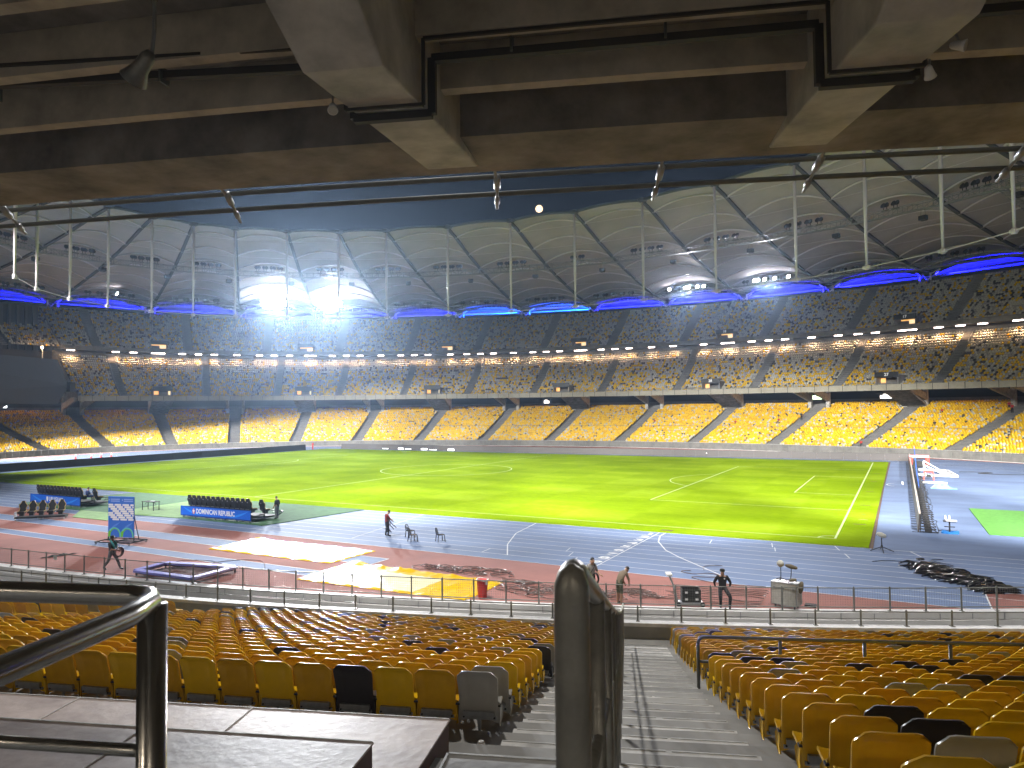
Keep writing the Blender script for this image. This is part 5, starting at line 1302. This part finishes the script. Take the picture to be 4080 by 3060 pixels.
micro('brown furry microphone lying level on its stand above the case', (52.12, -51.6, 1.10), (52.16, -51.55, 1.72), .095, .50, R(-12), R(-8), FUR2)
m = MB(); blimp(m, (52.55, -51.75, .93), .10, .50, R(-20), R(80)); o = tag(m.build('microphone', FUR2, smooth=True), 'brown furry microphone hanging down the right end of the case', 'microphone', 'furry microphones on the equipment case')
m = MB(); blimp(m, (52.22, -51.62, 1.18), .07, .30, R(10), R(10)); o = tag(m.build('microphone', FUR2, smooth=True), 'short brown furry microphone lying flat on top of the case', 'microphone', 'furry microphones on the equipment case')
m = MB(); m.prism([(52.6, -51.2), (53.05, -51.2), (53.05, -50.85), (52.6, -50.85)], .01, .10); tag(m.build('black_bag', M['blackr']), 'small black bag lying on the track right of the white case', 'bag')
root = thing('microphone_tripod', 'pale furry microphone on a low tripod on the blue track', 'microphone', (55.2, -36.9, 0))
m = MB(); blimp(m, (0, 0, .95), .15, .52, R(-25), R(-12)); m.build('wind_cover', FUR1, root, smooth=True)
m = MB(); m.tube([(0, 0, .22), (0, 0, .85)], .03, 6); m.lathe([(.07, .22), (.05, .38)], (0, 0, 0), 8); [m.bar((0, 0, .28), (.62 * math.cos(R(a)), .62 * math.sin(R(a)), .02), .04) for a in (10, 100, 190, 280)]; m.build('tripod', M['black'], root)
# ---- behind the goal
root = thing('side_table', 'small black pedestal table holding white bottles near the end of the LED board', 'table', (59.0, -28.4, 0))
m = MB(); m.box((0, 0, .78), (.72, .5, .05)); m.box((0, 0, .42), (.6, .12, .05)); m.bar((0, 0, .05), (0, 0, .78), .09); m.build('stand', M['black'], root)
m = MB(); m.prism([(-.5, -.3), (-.1, -.5), (.5, -.35), (.55, .2), (.1, .45), (-.45, .25)], .01, .09); rr = random.Random(2)
for k in range(14): m.box((rr.uniform(-.45, .45), rr.uniform(-.35, .35), .10), (rr.uniform(.1, .25), rr.uniform(.05, .15), .06), rr.uniform(0, 3))
m.build('blue_cloth', mat('blue_cloth', (.02, .18, .50), .7), root)
for i, (dx, l) in enumerate(((-.22, 'left white bottle on the black pedestal table'), (0, 'right white bottle on the black pedestal table'))):
    m = MB(); m.lathe([(.07, 0), (.07, .22), (.04, .30), (.04, .36)], (0, 0, 0), 10); o = tag(m.build('bottle', WHITE, smooth=True), l, 'bottle', 'bottles on the pedestal table'); o.location = (59.0 + dx, -28.4, .805)
m = MB(); m.box((0, 0, .05), (.62, .2, .09)); o = tag(m.build('white_box', WHITE, bevel=.01), 'white box lying on the black pedestal table in front of the bottles', 'box'); o.location = (59.1, -28.58, .805)
root = thing('portable_goal', 'small white portable goal frames lying flat on the blue track', 'goal', (60, 18.5, 0))
m = MB(); G = [(58.4, 21.8), (61.5, 21.6), (61.9, 14.2), (58.4, 15.1)]
m.bar((58.1, 22.3, .12), (61.3, 21.9, .12), .24); m.bar((61.3, 21.9, .12), (61.9, 14.2, .12), .24); m.bar((61.9, 14.2, .118), (57.9, 15.0, .118), .24)
m.build('crossbar_frame', mat('goal_paint', (.80, .80, .80), .4), root, local=False)
m = MB(); m.bar((58.7, 22.2, .1), (58.7, 22.2, 1.3), .12); m.bar((58.7, 22.2, 1.3), (60.4, 20.6, .3), .12); m.bar((58.7, 15.6, .1), (58.7, 15.6, 1.2), .12); m.bar((58.7, 15.6, 1.2), (60.6, 15.2, .2), .12); m.bar((60.2, 21.5, .25), (60.9, 15, .25), .35, .2); m.build('stays', WHITE, root, local=False)
m = MB(); m.add([(60.7, 20.8, .075), (61.5, 20.8, .075), (61.7, 15, .05), (60.9, 15.2, .05)], [(0, 1, 2, 3)]); m.build('net', M['ledge'], root, local=False)
RD = mat('red_cover', (.62, .05, .035), .5)
root = thing('red_cart', 'red framed cart with a black bag standing behind the far end of the LED board', 'cart', (58.3, 27.5, 0))
m = MB()
for s in (-1, 1): m.prism([(-1.2 * s, -.4), (-.75 * s, -.4), (-.75 * s, .4), (-1.2 * s, .4)], .3, 1.7)
m.box((0, 0, 1.6), (1.7, .7, .2)); m.build('frame', RD, root, bevel=.08); m = MB(); m.box((0, 0, .45), (1.6, .8, .75)); m.build('bag', M['blackr'], root, bevel=.1)
m = MB(); m.box((0, -.42, 1.55), (2.3, .05, .25)); m.build('white_stripe', WHITE, root)
root = thing('red_stool', 'small red stool like frame on the blue track below the white goal', 'stool', (58.9, 9.9, 0))
m = MB(); [m.bar((x, y, 0), (x * .8, y * .8, .9), .14) for x in (-.5, .5) for y in (-.4, .4)]; m.box((0, 0, .92), (.95, .8, .12)); m.build('frame', RD, root); m = MB(); m.box((0, 0, .45), (.45, .4, .3)); m.build('box', M['blackr'], root)
root = thing('blue_pole', 'tall thin blue pole leaning beside the LED board behind the goal', 'pole', (57.75, -2.2, 0))
m = MB(); m.tube([(0, 0, 0), (-.22, .1, 2.2), (-.36, .2, 4.4)], [.05, .045, .03], 8); m.build('shaft', mat('pole_blue', (.04, .13, .60), .4), root); m = MB(); m.lathe([(.16, 0), (.16, .05)], (0, 0, 0), 10); m.bar((-.5, .15, 3.2), (.02, .15, 3.3), .05); m.build('fittings', M['galv'], root)
m = MB(); P = []
for i in range(13):
    u = i / 12; row = []
    for j in range(9): v = j / 8; row.append((-1.1 + 2.3 * u, -.7 + 1.5 * v, .02 + .75 * math.sin(math.pi * v) * math.sin(math.pi * min(1, u * 1.15)) * (.7 + .3 * math.sin(u * 17 + v * 9)) * (1 - .4 * u)))
    P.append(row)
m.grid(P); o = tag(m.build('blue_sheet', mat('pale_blue_sheet', (.22, .46, .80), .5), smooth=True), 'heaped pale blue sheet on the track behind the goal', 'sheet'); o.location = (59.9, .6, 0)
m = MB(); cable(m, [(62.5, 21.5, .03), (64.2, 22.1, .03), (66.0, 21.4, .03), (64.4, 20.2, .03), (67, 19.5, .03), (69.5, 20.1, .03)], .05, 5); tag(m.build('hose', M['blackr'], smooth=True), 'black hose lying right of the white portable goal', 'hose')
m = MB(); m.box((59.0, 5.9, .08), (1.6, .5, .12), .2); m.box((59.9, 5.2, .12), (.7, .9, .2), .8); tag(m.build('white_sheet', M['ledge']), 'white folded sheet and strap behind the LED board near the blue pole', 'sheet')
m = MB(); m.box((56.3, 3.2, .15), (.2, .2, .3)); tag(m.build('white_bucket', WHITE, bevel=.05), 'tiny white bucket in front of the LED board behind the goal', 'bucket')
# traffic cones
for i, (x, y) in enumerate(((-75.0, -8.3), (-72.1, -7.2), (-74.4, -4.0), (-72.4, -3.3))):
    root = thing('traffic_cone', 'red traffic cone with a lit white top at the far left, %s from the left' % ORD[i], 'cone', (x, y, .006), 0, 'cones on the far left track')
    m = MB(); m.lathe([(.26, .04), (.07, .75), (.05, .78)], (0, 0, 0), 12); m.box((0, 0, .02), (.62, .62, .04)); m.build('cone', RD, root)
    m = MB(); m.lathe([(.08, .8), (.12, .9), (.06, 1.0)], (0, 0, 0), 10); m.build('beacon', mat('beacon', (1, .9, .9), emis=(1, .75, .8), es=6), root)
# marker disc, small bottles
m = MB(); m.box((.3, -37.8, .06), (.5, .3, .1), .3); tag(m.build('pale_bag', M['gline']), 'small pale bag lying at the pitch edge left of the table', 'bag')
# small sign on the fence
root = thing('fence_sign', 'small white plate with a grey number hung on the track fence at the left', 'sign', P3(.66, 280.0, .75), math.atan2(nrm(280)[1], nrm(280)[0]) - math.pi / 2)
m = MB(); m.box((0, .04, 0), (.24, .01, .24)); m.build('plate', M['ledge'], root); text_mesh('6', .2, M['post'], 'number', root, Matrix.Translation((0, .05, 0)) @ Matrix.Rotation(math.pi, 4, 'Z') @ Matrix.Rotation(math.pi / 2, 4, 'X'))
# ---- scoreboard back, louvred facade and lamps at the far left
root = thing('scoreboard', 'huge dark slab of a scoreboard hanging over the left end seats', 'scoreboard', P3(20, 195, 15))
def sbp(d, t, z): return P3(d, t, z)
m = MB(); A = [sbp(22, 174.0, 20.9), sbp(22, 172.5, 15.0), sbp(22, 173.9, 10.7), sbp(22, 205, 10.7), sbp(22, 205, 21.4)]
B_ = [p + Vector((-nrm(195)[0] * -4, 0, 0)) for p in A]; k = 5
m.add(A + B_, [tuple(range(k)), tuple(range(2 * k - 1, k - 1, -1))] + [(i, k + i, k + (i + 1) % k, (i + 1) % k) for i in range(k)])
m.build('slab', mat('scoreboard_dark', (.035, .035, .04), .7), root, local=False)
m = MB(); m.box(sbp(21.5, 172.4, 14.6), (1.5, 1.2, 2.2)); m.build('speaker_box', M['black'], root, local=False)
root = thing('louvre_facade', 'dark facade of vertical louvres behind the scoreboard gap', 'facade', P3(50, 195, 20)); m = MB()
sweep(m, [(52, 20.5), (52, 37)], 171.5, 214, 40); sweep(m, [(50.9, 20.2), (50.9, 20.9), (52, 20.9)], 171.5, 214, 40); m.build('wall', mat('facade_dark', (.03, .033, .037), .8), root, local=False); m = MB(); t = 172
while t < 214: p = P3(51.4, t, 28.5); q = nrm(t); m.box(p, (1.0, .5, 16), math.atan2(q[1], q[0])); t += .75
m.build('louvres', mat('louvre_dark', (.05, .055, .06), .7), root, local=False)
lp = P3(40, 172.6, 25.0); root = thing('gap_lamp', 'glowing warm lamp on a post at the cut end of the upper tiers', 'lamp', lp)
m = MB(); m.lathe([(.2, -.3), (.34, 0), (.2, .3)], (0, 0, 0), 8); m.build('bulb', mat('warm_lamp', (1, .8, .6), emis=(1, .62, .34), es=18), root); m = MB(); m.bar((0, 0, -.3), (0, 0, -3.0), .3); m.build('post', M['truss'], root)
lamp('gap_light', 'POINT', lp + Vector((1.5, 0, 0)), None, 900, (1, .6, .3), .3)
lp = P3(36, 179.0, 23.4); root = thing('green_lamp', 'small greenish lamp glowing at the left edge of the picture', 'lamp', lp); m = MB(); m.lathe([(.2, -.3), (.36, 0), (.2, .3)], (0, 0, 0), 8); m.build('bulb', mat('green_lamp', (.6, 1, .3), emis=(.55, 1, .2), es=10), root)
# bright kiosks on the far concourse
for i, (t, w_, c, e, l) in enumerate(((71.5, 3.6, (.75, 1, .6), 2.2, 'greenish lit kiosk on the far concourse above the yellow seats'), (63.4, 4.2, (1, .93, .85), 4, 'bright white lit kiosk on the far concourse above the yellow seats'), (105.6, 1.5, (1, .9, .8), 2.5, 'small lit kiosk sign on the far concourse near the centre'), (176.3, .9, (.9, .95, 1), 6, 'tiny cold white lamp glowing under the dark scoreboard'))):
    q = nrm(t); root = thing('kiosk', l, 'kiosk', P3(40, t, 10.2), math.atan2(q[1], q[0])); m = MB(); m.box((0, 0, 0), (.3, w_, .9)); m.box((0, w_ * .1, .55), (.3, w_ * .5, .35)); m.build('lit_sign', mat('kiosk_glow', c, emis=c, es=e), root); m = MB(); m.box((.8, 0, -.2), (1.2, w_ * 1.2, 2.4)); m.build('booth', M['sign'], root)

# unseen concourse tube lamps, added behind the camera to brighten near seat backs
for i, l in enumerate((-10, -4.5, 1.5, 7)):
    p = NF(-4.5, l, 10.9); root = thing('tube_lamp', 'added tube lamp, out of view behind the top of the near aisle, %s from the left' % ORD[i], 'lamp', p, NRZ, 'added tube lamps lighting the near seats')
    m = MB(); m.box((0, 0, .06), (1.3, .14, .08)); m.build('housing', M['galv'], root); m = MB(); m.box((0, 0, 0), (1.2, .08, .075)); m.build('tube', M['tube'], root)
    lamp('tube_light', 'AREA', p - Vector((0, 0, .06)), p + ER * .5 - Vector((0, 0, 2)), 66, (1, .86, .66), 1.2, spread=160, sizey=.12)
# ------------------------------------------------------------------ people
SK = mat('skin', (.30, .16, .10), .5); SKL = mat('skin_light', (.46, .27, .18), .5); HAIR = mat('hair', (.012, .010, .009), .6)
def person(label, loc, rz, J, top, leg, shoe, skin=SK, hands=True, sleeve='short', legs='long', group=None, sc_=1.0, extra=None, hair=HAIR):
    root = thing('person', label, 'person', loc, rz, group); root.scale = (sc_, sc_, sc_)
    D = dict(pel=(0, 0, .96), wst=(0, .0, 1.10), chs=(0, .01, 1.32), nck=(0, .0, 1.47), hd0=(0, .02, 1.56), hd1=(0, .03, 1.64), hd2=(0, .03, 1.72),
             sL=(-.19, 0, 1.42), sR=(.19, 0, 1.42), eL=(-.25, -.02, 1.14), eR=(.25, -.02, 1.14), wL=(-.26, .08, .90), wR=(.26, .08, .90),
             hL=(-.10, 0, .90), hR=(.10, 0, .90), kL=(-.11, .02, .50), kR=(.11, .02, .50), aL=(-.12, -.02, .09), aR=(.12, -.02, .09))
    D.update(J)
    for s in 'LR': D.setdefault('t' + s, (D['a' + s][0], D['a' + s][1] + .19, max(.035, D['a' + s][2] - .05)))
    names = []; V = []; RAD = []; E_ = []; REG = []
    def v(n, p, r): names.append(n); V.append(Vector(p)); RAD.append(r); return len(V) - 1
    ids = {}
    for n, r in (('pel', .160), ('wst', .155), ('chs', .170), ('nck', .064), ('hd0', .078), ('hd1', .103), ('hd2', .082), ('sL', .088), ('sR', .088), ('eL', .056), ('eR', .056), ('wL', .033), ('wR', .033), ('hL', .118), ('hR', .118),
                 ('kL', .082), ('kR', .082), ('aL', .056), ('aR', .056), ('tL', .042), ('tR', .042)): ids[n] = v(n, D[n], r)
    def e(a, b_, reg): E_.append((ids[a], ids[b_])); REG.append(reg)
    e('pel', 'wst', 1); e('wst', 'chs', 1); e('chs', 'nck', 1); e('nck', 'hd0', 0); e('hd0', 'hd1', 0); e('hd1', 'hd2', 0)
    for s in 'LR':
        e('chs', 's' + s, 1); e('s' + s, 'e' + s, 1); e('e' + s, 'w' + s, 1 if sleeve == 'long' else 0); e('pel', 'h' + s, 2); e('h' + s, 'k' + s, 2); e('k' + s, 'a' + s, 2 if legs == 'long' else 0); e('a' + s, 't' + s, 3)
        w_ = Vector(D['w' + s]); d = (w_ - Vector(D['e' + s])).normalized(); 
        if 'g' + s in D: d = Vector(D['g' + s]).normalized()
        sd = d.cross(Vector((1, 0, 0)) if abs(d.x) < .8 else Vector((0, 0, 1))).normalized(); nn = d.cross(sd)
        pm = v('p' + s, w_ + d * .06, .028); E_.append((ids['w' + s], pm)); REG.append(0)
        if hands:
            for f_, ln_ in ((-1.5, .060), (-.5, .072), (.5, .068), (1.5, .052)):
                k1 = v('f', w_ + d * .10 + sd * .017 * f_, .011); k2 = v('f', w_ + d * (.10 + ln_ * .6) + sd * .019 * f_ + nn * .018, .009); k3 = v('f', w_ + d * (.10 + ln_ * .85) + sd * .018 * f_ + nn * .045, .008)
                E_ += [(pm, k1), (k1, k2), (k2, k3)]; REG += [0, 0, 0]
            t1 = v('f', w_ + d * .055 + sd * -.045 + nn * .01, .012); t2 = v('f', w_ + d * .095 + sd * -.055 + nn * .03, .010); E_ += [(pm, t1), (t1, t2)]; REG += [0, 0]
    # nose
    hd = Vector(D['hd1']); fw = Vector(D.get('face', (0, 1, -.05))).normalized(); ns = v('nose', hd + fw * .105 - Vector((0, 0, .015)), .014); E_.append((ids['hd1'], ns)); REG.append(0)
    me = bpy.data.meshes.new('p'); me.from_pydata(V, E_, []); o = bpy.data.objects.new('tmp', me); COL.objects.link(o)
    md = o.modifiers.new('s', 'SKIN'); md.use_smooth_shade = True
    for i, sv in enumerate(me.skin_vertices[0].data): sv.radius = (RAD[i], RAD[i] * (.82 if names[i] in ('pel', 'wst', 'chs', 'hL', 'hR') else 1)); sv.use_root = (i == 0)
    sb = o.modifiers.new('u', 'SUBSURF'); sb.levels = 1; sb.render_levels = 1
    out = bpy.data.meshes.new_from_object(o.evaluated_get(bpy.context.evaluated_depsgraph_get())); bpy.data.objects.remove(o)
    out.materials.clear()
    for m_ in (skin, top, leg, shoe): out.materials.append(m_)
    segs = [(V[a], V[b_], r) for (a, b_), r in zip(E_, REG)]
    elb = {s: Vector(D['e' + s]) for s in 'LR'}; pz = Vector(D['pel']); wz = Vector(D['wst'])
    for p in out.polygons:
        c = p.center; best = 9; rg_ = 0
        for a, b_, r in segs:
            ab = b_ - a; t_ = max(0, min(1, (c - a).dot(ab) / max(ab.length_squared, 1e-9))); dd = (c - a - ab * t_).length
            if dd < best: best = dd; rg_ = r
        p.material_index = rg_; p.use_smooth = True
    out.name = 'body'; b = bpy.data.objects.new('body', out); COL.objects.link(b); b.parent = root
    # hair cap and eyes
    m = MB(); up_ = Vector(D['hd2']) - Vector(D['hd0']); up_.normalize(); f2 = (fw - up_ * fw.dot(up_)).normalized(); s2 = f2.cross(up_); ctr = hd + up_ * .035 - f2 * .012
    P = []
    for i in range(7):
        ph = R(8 + i * 15.5); row = []
        for j in range(13):
            th = R(j * 30); rr_ = .107 * (1.0 + .04 * math.sin(j * 5 + i)); fr = math.cos(th)
            q_ = math.sin(ph) * (1 if not (fr > .3 and i > 4) else .93); row.append(ctr + (f2 * fr * q_ + s2 * math.sin(th) * q_ * .92 + up_ * math.cos(ph) * (1.05 if i < 5 or fr < .3 else .0 + math.cos(R(70)) / max(.05, math.cos(ph)) if 0 else 1.05)) * rr_)
        P.append(row)
    for i in (4, 5, 6):
        for j in range(13):
            if math.cos(R(j * 30)) > .25: P[i][j] = P[3][j] - up_ * .004 - f2 * .004
    m.grid(P); m.build('hair', hair, root, smooth=True)
    m = MB(); [m.lathe([(.004, -.006), (.011, 0), (.004, .006)], hd + f2 * .088 + s2 * (.034 * s) + up_ * .02, 6) for s in (-1, 1)]; m.build('eyes', M['black'], root)
    return root, D
TB = mat('black_shirt', (.014, .014, .018), .8); TG = mat('grey_tshirt', (.27, .26, .26), .85, var=.15, scale=6); TBR = mat('brown_tshirt', (.20, .155, .11), .85, var=.15, scale=6); TM = mat('maroon_polo', (.20, .025, .025), .8); TR = mat('red_shirt', (.38, .02, .02), .8)
JN = mat('dark_trousers', (.016, .017, .022), .8); JG = mat('faded_grey_jeans', (.12, .13, .145), .85, var=.35, scale=5); SH = mat('dark_shoes', (.02, .02, .022), .6); SHW = mat('pale_shoes', (.5, .5, .5), .6)
TBL = mat('blue_shirt', (.03, .05, .18), .8); CAM = mat('camouflage_shorts', (.10, .11, .07), .9, var=.6, scale=12)
# standing man in black by the right bench
person('man in a black shirt and pale jeans standing behind the right hand team bench', (13.1, -43.3, .05), R(95), dict(hd0=(0, .04, 1.55), hd1=(0, .07, 1.62), hd2=(0, .08, 1.70), wL=(-.22, .14, .92), wR=(.24, .10, .90)), TB, JG, SH, SK, legs='long')
# man in maroon hugging a chair
person('man in a maroon polo shirt bending over a plastic chair he carries', (25.75, -45.5, .006), R(-155 + 180 - 60), dict(nck=(0, .05, 1.46), hd0=(0, .10, 1.54), hd1=(0, .15, 1.60), hd2=(0, .17, 1.68), eL=(-.27, .12, 1.18), eR=(.24, .16, 1.18), wL=(-.02, .34, 1.12), wR=(.10, .36, 1.02), gL=(1, .2, -.1), gR=(-.3, .6, -.6),
       kL=(-.13, .05, .5), aL=(-.17, -.05, .09), kR=(.15, .08, .5), aR=(.20, .04, .09), face=(0, .8, -.5)), TM, JN, SH, SKL)
# man with cap and towel walking
r_, D_ = person('man in a black cap with a teal towel round his neck carrying a coiled cable', (18.6, -60.1, 0), R(-68), dict(wL=(-.10, .38, 1.08), wR=(.10, .40, 1.04), eL=(-.27, .10, 1.12), eR=(.27, .12, 1.12), gL=(.4, 1, -.2), gR=(-.3, 1, -.3),
       kL=(-.12, .22, .54), aL=(-.12, .40, .09), kR=(.12, -.10, .50), aR=(.13, -.38, .13), tR=(.13, -.20, .05)), TB, JG, SH, SK, sc_=1.03)
m = MB(); m.lathe([(.112, 0), (.115, .04), (.10, .085), (.04, .11)], (0, .03, 1.69), 14); m.prism([(-.07, .12), (.07, .12), (.06, .22), (-.06, .22)], 1.69, 1.705); m.build('cap', M['black'], r_); m = MB(); m.box((0, .135, 1.735), (.06, .02, .05)); m.build('cap_badge', WHITE, r_)
TW = mat('teal_towel', (.05, .25, .26), .9)
m = MB(); m.tube([(-.09, .20, 1.12), (-.11, .17, 1.35), (-.10, .02, 1.50), (0, -.09, 1.52), (.10, .02, 1.50), (.11, .17, 1.33), (.08, .21, 1.05)], [.05, .055, .055, .06, .055, .055, .05], 6); m.tube([(-.09, -.06, 1.50), (-.10, -.08, 1.62), (0, -.10, 1.66), (.1, -.08, 1.6)], .04, 6); m.build('towel', TW, r_, smooth=True)
root = thing('cable_coil', 'brown coil of cable held by the man with the teal towel', 'cable coil', r_.location + Vector((.45, .12, .98)))
m = MB(); [m.tube([(.02 * k - .04 + .02 * math.sin(a), (.17 + .02 * k) * math.cos(a), (.22 + .012 * k) * math.sin(a)) for a in [R(18 * i) for i in range(20)]], .017, 5, closed=True) for k in range(5)]; m.build('coil', HC, root, smooth=True)
m = MB(); m.lathe([(.035, 0), (.035, .14), (.015, .19)], (0, 0, 0), 8); o = tag(m.build('water_bottle', WHITE), 'white bottle held under the arm of the man with the teal towel', 'bottle'); o.location = r_.location + Vector((.28, .16, 1.12))
# two men by the stairs
r_, D_ = person('man in a grey tshirt with a black shoulder strap holding a coil of cable', (43.95, -53.7, 0), R(-120), dict(hd1=(-.03, .05, 1.63), hd0=(0, .03, 1.55), hd2=(-.04, .04, 1.71), eL=(-.30, .05, 1.12), wL=(-.30, .26, 1.0), eR=(.26, 0, 1.12), wR=(.22, .18, .95), gL=(-.2, 1, -.3), face=(-.4, .8, -.2)), TG, JN, SH, SKL)
m = MB(); m.tube([(-.17, .05, 1.47), (-.05, .15, 1.36), (.08, .155, 1.22), (.16, .10, 1.08)], .020, 5); m.tube([(-.17, .03, 1.47), (-.05, -.12, 1.36), (.08, -.13, 1.22), (.17, -.02, 1.06)], .018, 5); m.build('strap', M['black'], r_)
root = thing('cable_coil', 'black coil of cable hanging from the hand of the man in the grey tshirt', 'cable coil', (44.27, -54.05, .92)); m = MB(); [m.tube([(.13 * math.cos(a) * (1 + .05 * k), .02 * k, .22 * math.sin(a) * (1 + .03 * k)) for a in [R(18 * i) for i in range(20)]], .016, 5, closed=True) for k in range(5)]; m.build('coil', M['blackr'], root, smooth=True)
r_, D_ = person('man in a brown tshirt bending forward over cables behind the track fence', (45.5, -54.3, 0), R(-30), dict(wst=(0, .02, 1.10), chs=(0, .16, 1.28), nck=(0, .30, 1.38), hd0=(0, .36, 1.42), hd1=(0, .43, 1.44), hd2=(0, .46, 1.52), sL=(-.19, .22, 1.36), sR=(.19, .22, 1.36), eL=(-.24, .30, 1.08), eR=(.24, .32, 1.08),
       wL=(-.16, .40, .84), wR=(.14, .42, .84), face=(0, .5, -.9)), TBR, CAM, SH, SK, legs='short')
# guard leaning on the fence
r_, D_ = person('guard in black leaning back on the track fence with one leg out', (49.55, -52.75, 0), R(150), dict(pel=(0, -.05, .80), wst=(0, -.07, .95), chs=(0, -.06, 1.16), nck=(0, -.03, 1.31), hd0=(0, .0, 1.40), hd1=(.0, .03, 1.47), hd2=(0, .03, 1.56), sL=(-.19, -.06, 1.27), sR=(.19, -.06, 1.27),
       eL=(-.34, -.12, 1.02), eR=(.34, -.12, 1.02), wL=(-.30, -.16, .84), wR=(.30, -.16, .84), gL=(.8, -.1, -.1), gR=(-.8, -.1, -.1), hL=(-.10, -.02, .78), hR=(.10, -.02, .78), kL=(-.30, .32, .52), aL=(-.26, .26, .09), kR=(.10, .18, .44), aR=(.10, .06, .09), face=(.1, 1, 0)), TB, JN, SH, SKL, sleeve='long')
r_.rotation_euler = (0, 0, R(195))
m = MB(); m.lathe([(.110, 0), (.113, .05), (.09, .10), (.03, .12)], (0, .03, 1.52), 14); m.build('cap', M['black'], r_); m = MB(); m.box((-.08, .09, 1.22), (.05, .02, .05)); m.build('badge', WHITE, r_)
# man seated on the left bench
SIT = dict(pel=(0, 0, .50), wst=(0, -.03, .64), chs=(0, -.05, .86), nck=(0, -.02, 1.02), hd0=(0, .02, 1.10), hd1=(0, .05, 1.18), hd2=(0, .04, 1.27), sL=(-.19, -.04, .97), sR=(.19, -.04, .97), eL=(-.24, .06, .72), eR=(.24, .06, .72), wL=(-.10, .28, .66), wR=(.12, .28, .66),
           hL=(-.10, .03, .48), hR=(.10, .03, .48), kL=(-.14, .42, .52), kR=(.14, .42, .50), aL=(-.13, .46, .10), aR=(.14, .52, .10))
person('man in a blue shirt and shorts sitting on the left hand team bench', (-8.55, -45.35, .46), R(0), SIT, TBL, TBL, SHW, SKL, legs='short')
# small figures in the far stand
def farp(t, n, label, mt, sit, rz=0):
    d = dn(n); q = nrm(t); a = math.atan2(q[1], q[0]) + math.pi / 2 + rz
    person(label, P3(d - (.35 if sit else .45), t, tn(n) + (0 if not sit else .0)), a, SIT if sit else {}, mt, JN, SH, SK, hands=False, group='small figures in the far lower stand')
farp(60.0, 23, 'person in red sitting near the foot of a far aisle at the right', TR, True)
farp(50.3, -4, 'person in dark red standing high beside the tunnel at the far right', TR, False)
farp(50.9, -6, 'person in red standing under the column at the far right, rear one of two', TR, False)
farp(56.5, -3, 'person in dark red sitting among the upper yellow seats right of centre', TR, True)
farp(55.5, 7, 'person in black sitting halfway down the yellow seats at the right', TB, True)
farp(70.4, 2, 'person in black climbing the aisle in the far yellow stand', TB, False)
farp(72.6, 5, 'person in red sitting beside the aisle in the far yellow stand', TR, True)
farp(77.5, 7, 'person in orange red sitting amid the yellow seats in the far stand', TR, True)
farp(88.0, 6, 'person in red sitting in the middle block of the far yellow stand', TR, True)
person('person in red standing at the corner between the two far LED boards', (-55.6, 31.0, 0), R(180), {}, TR, TR, SH, SK, hands=False)
# ------------------------------------------------------------------ haze volume added for the glow round the floodlights
hz = bpy.data.materials.new('glow_haze'); hz.use_nodes = True; nt = hz.node_tree
for n in list(nt.nodes):
    if n.type == 'BSDF_PRINCIPLED': nt.nodes.remove(n)
pv = nt.nodes.new('ShaderNodeVolumePrincipled'); pv.inputs['Color'].default_value = (.50, .70, 1, 1); pv.inputs['Density'].default_value = .00026; pv.inputs['Anisotropy'].default_value = .74
nt.links.new(pv.outputs[0], nt.nodes['Material Output'].inputs['Volume'])
mb = MB(); mb.box((0, 0, 30), (1300, 1300, 66)); hb = mb.build('haze', hz); tag(hb, 'thin bluish haze added to the bowl for floodlight glow', kind='stuff')
sc.cycles.volume_bounces = 0; sc.cycles.volume_max_steps = 64
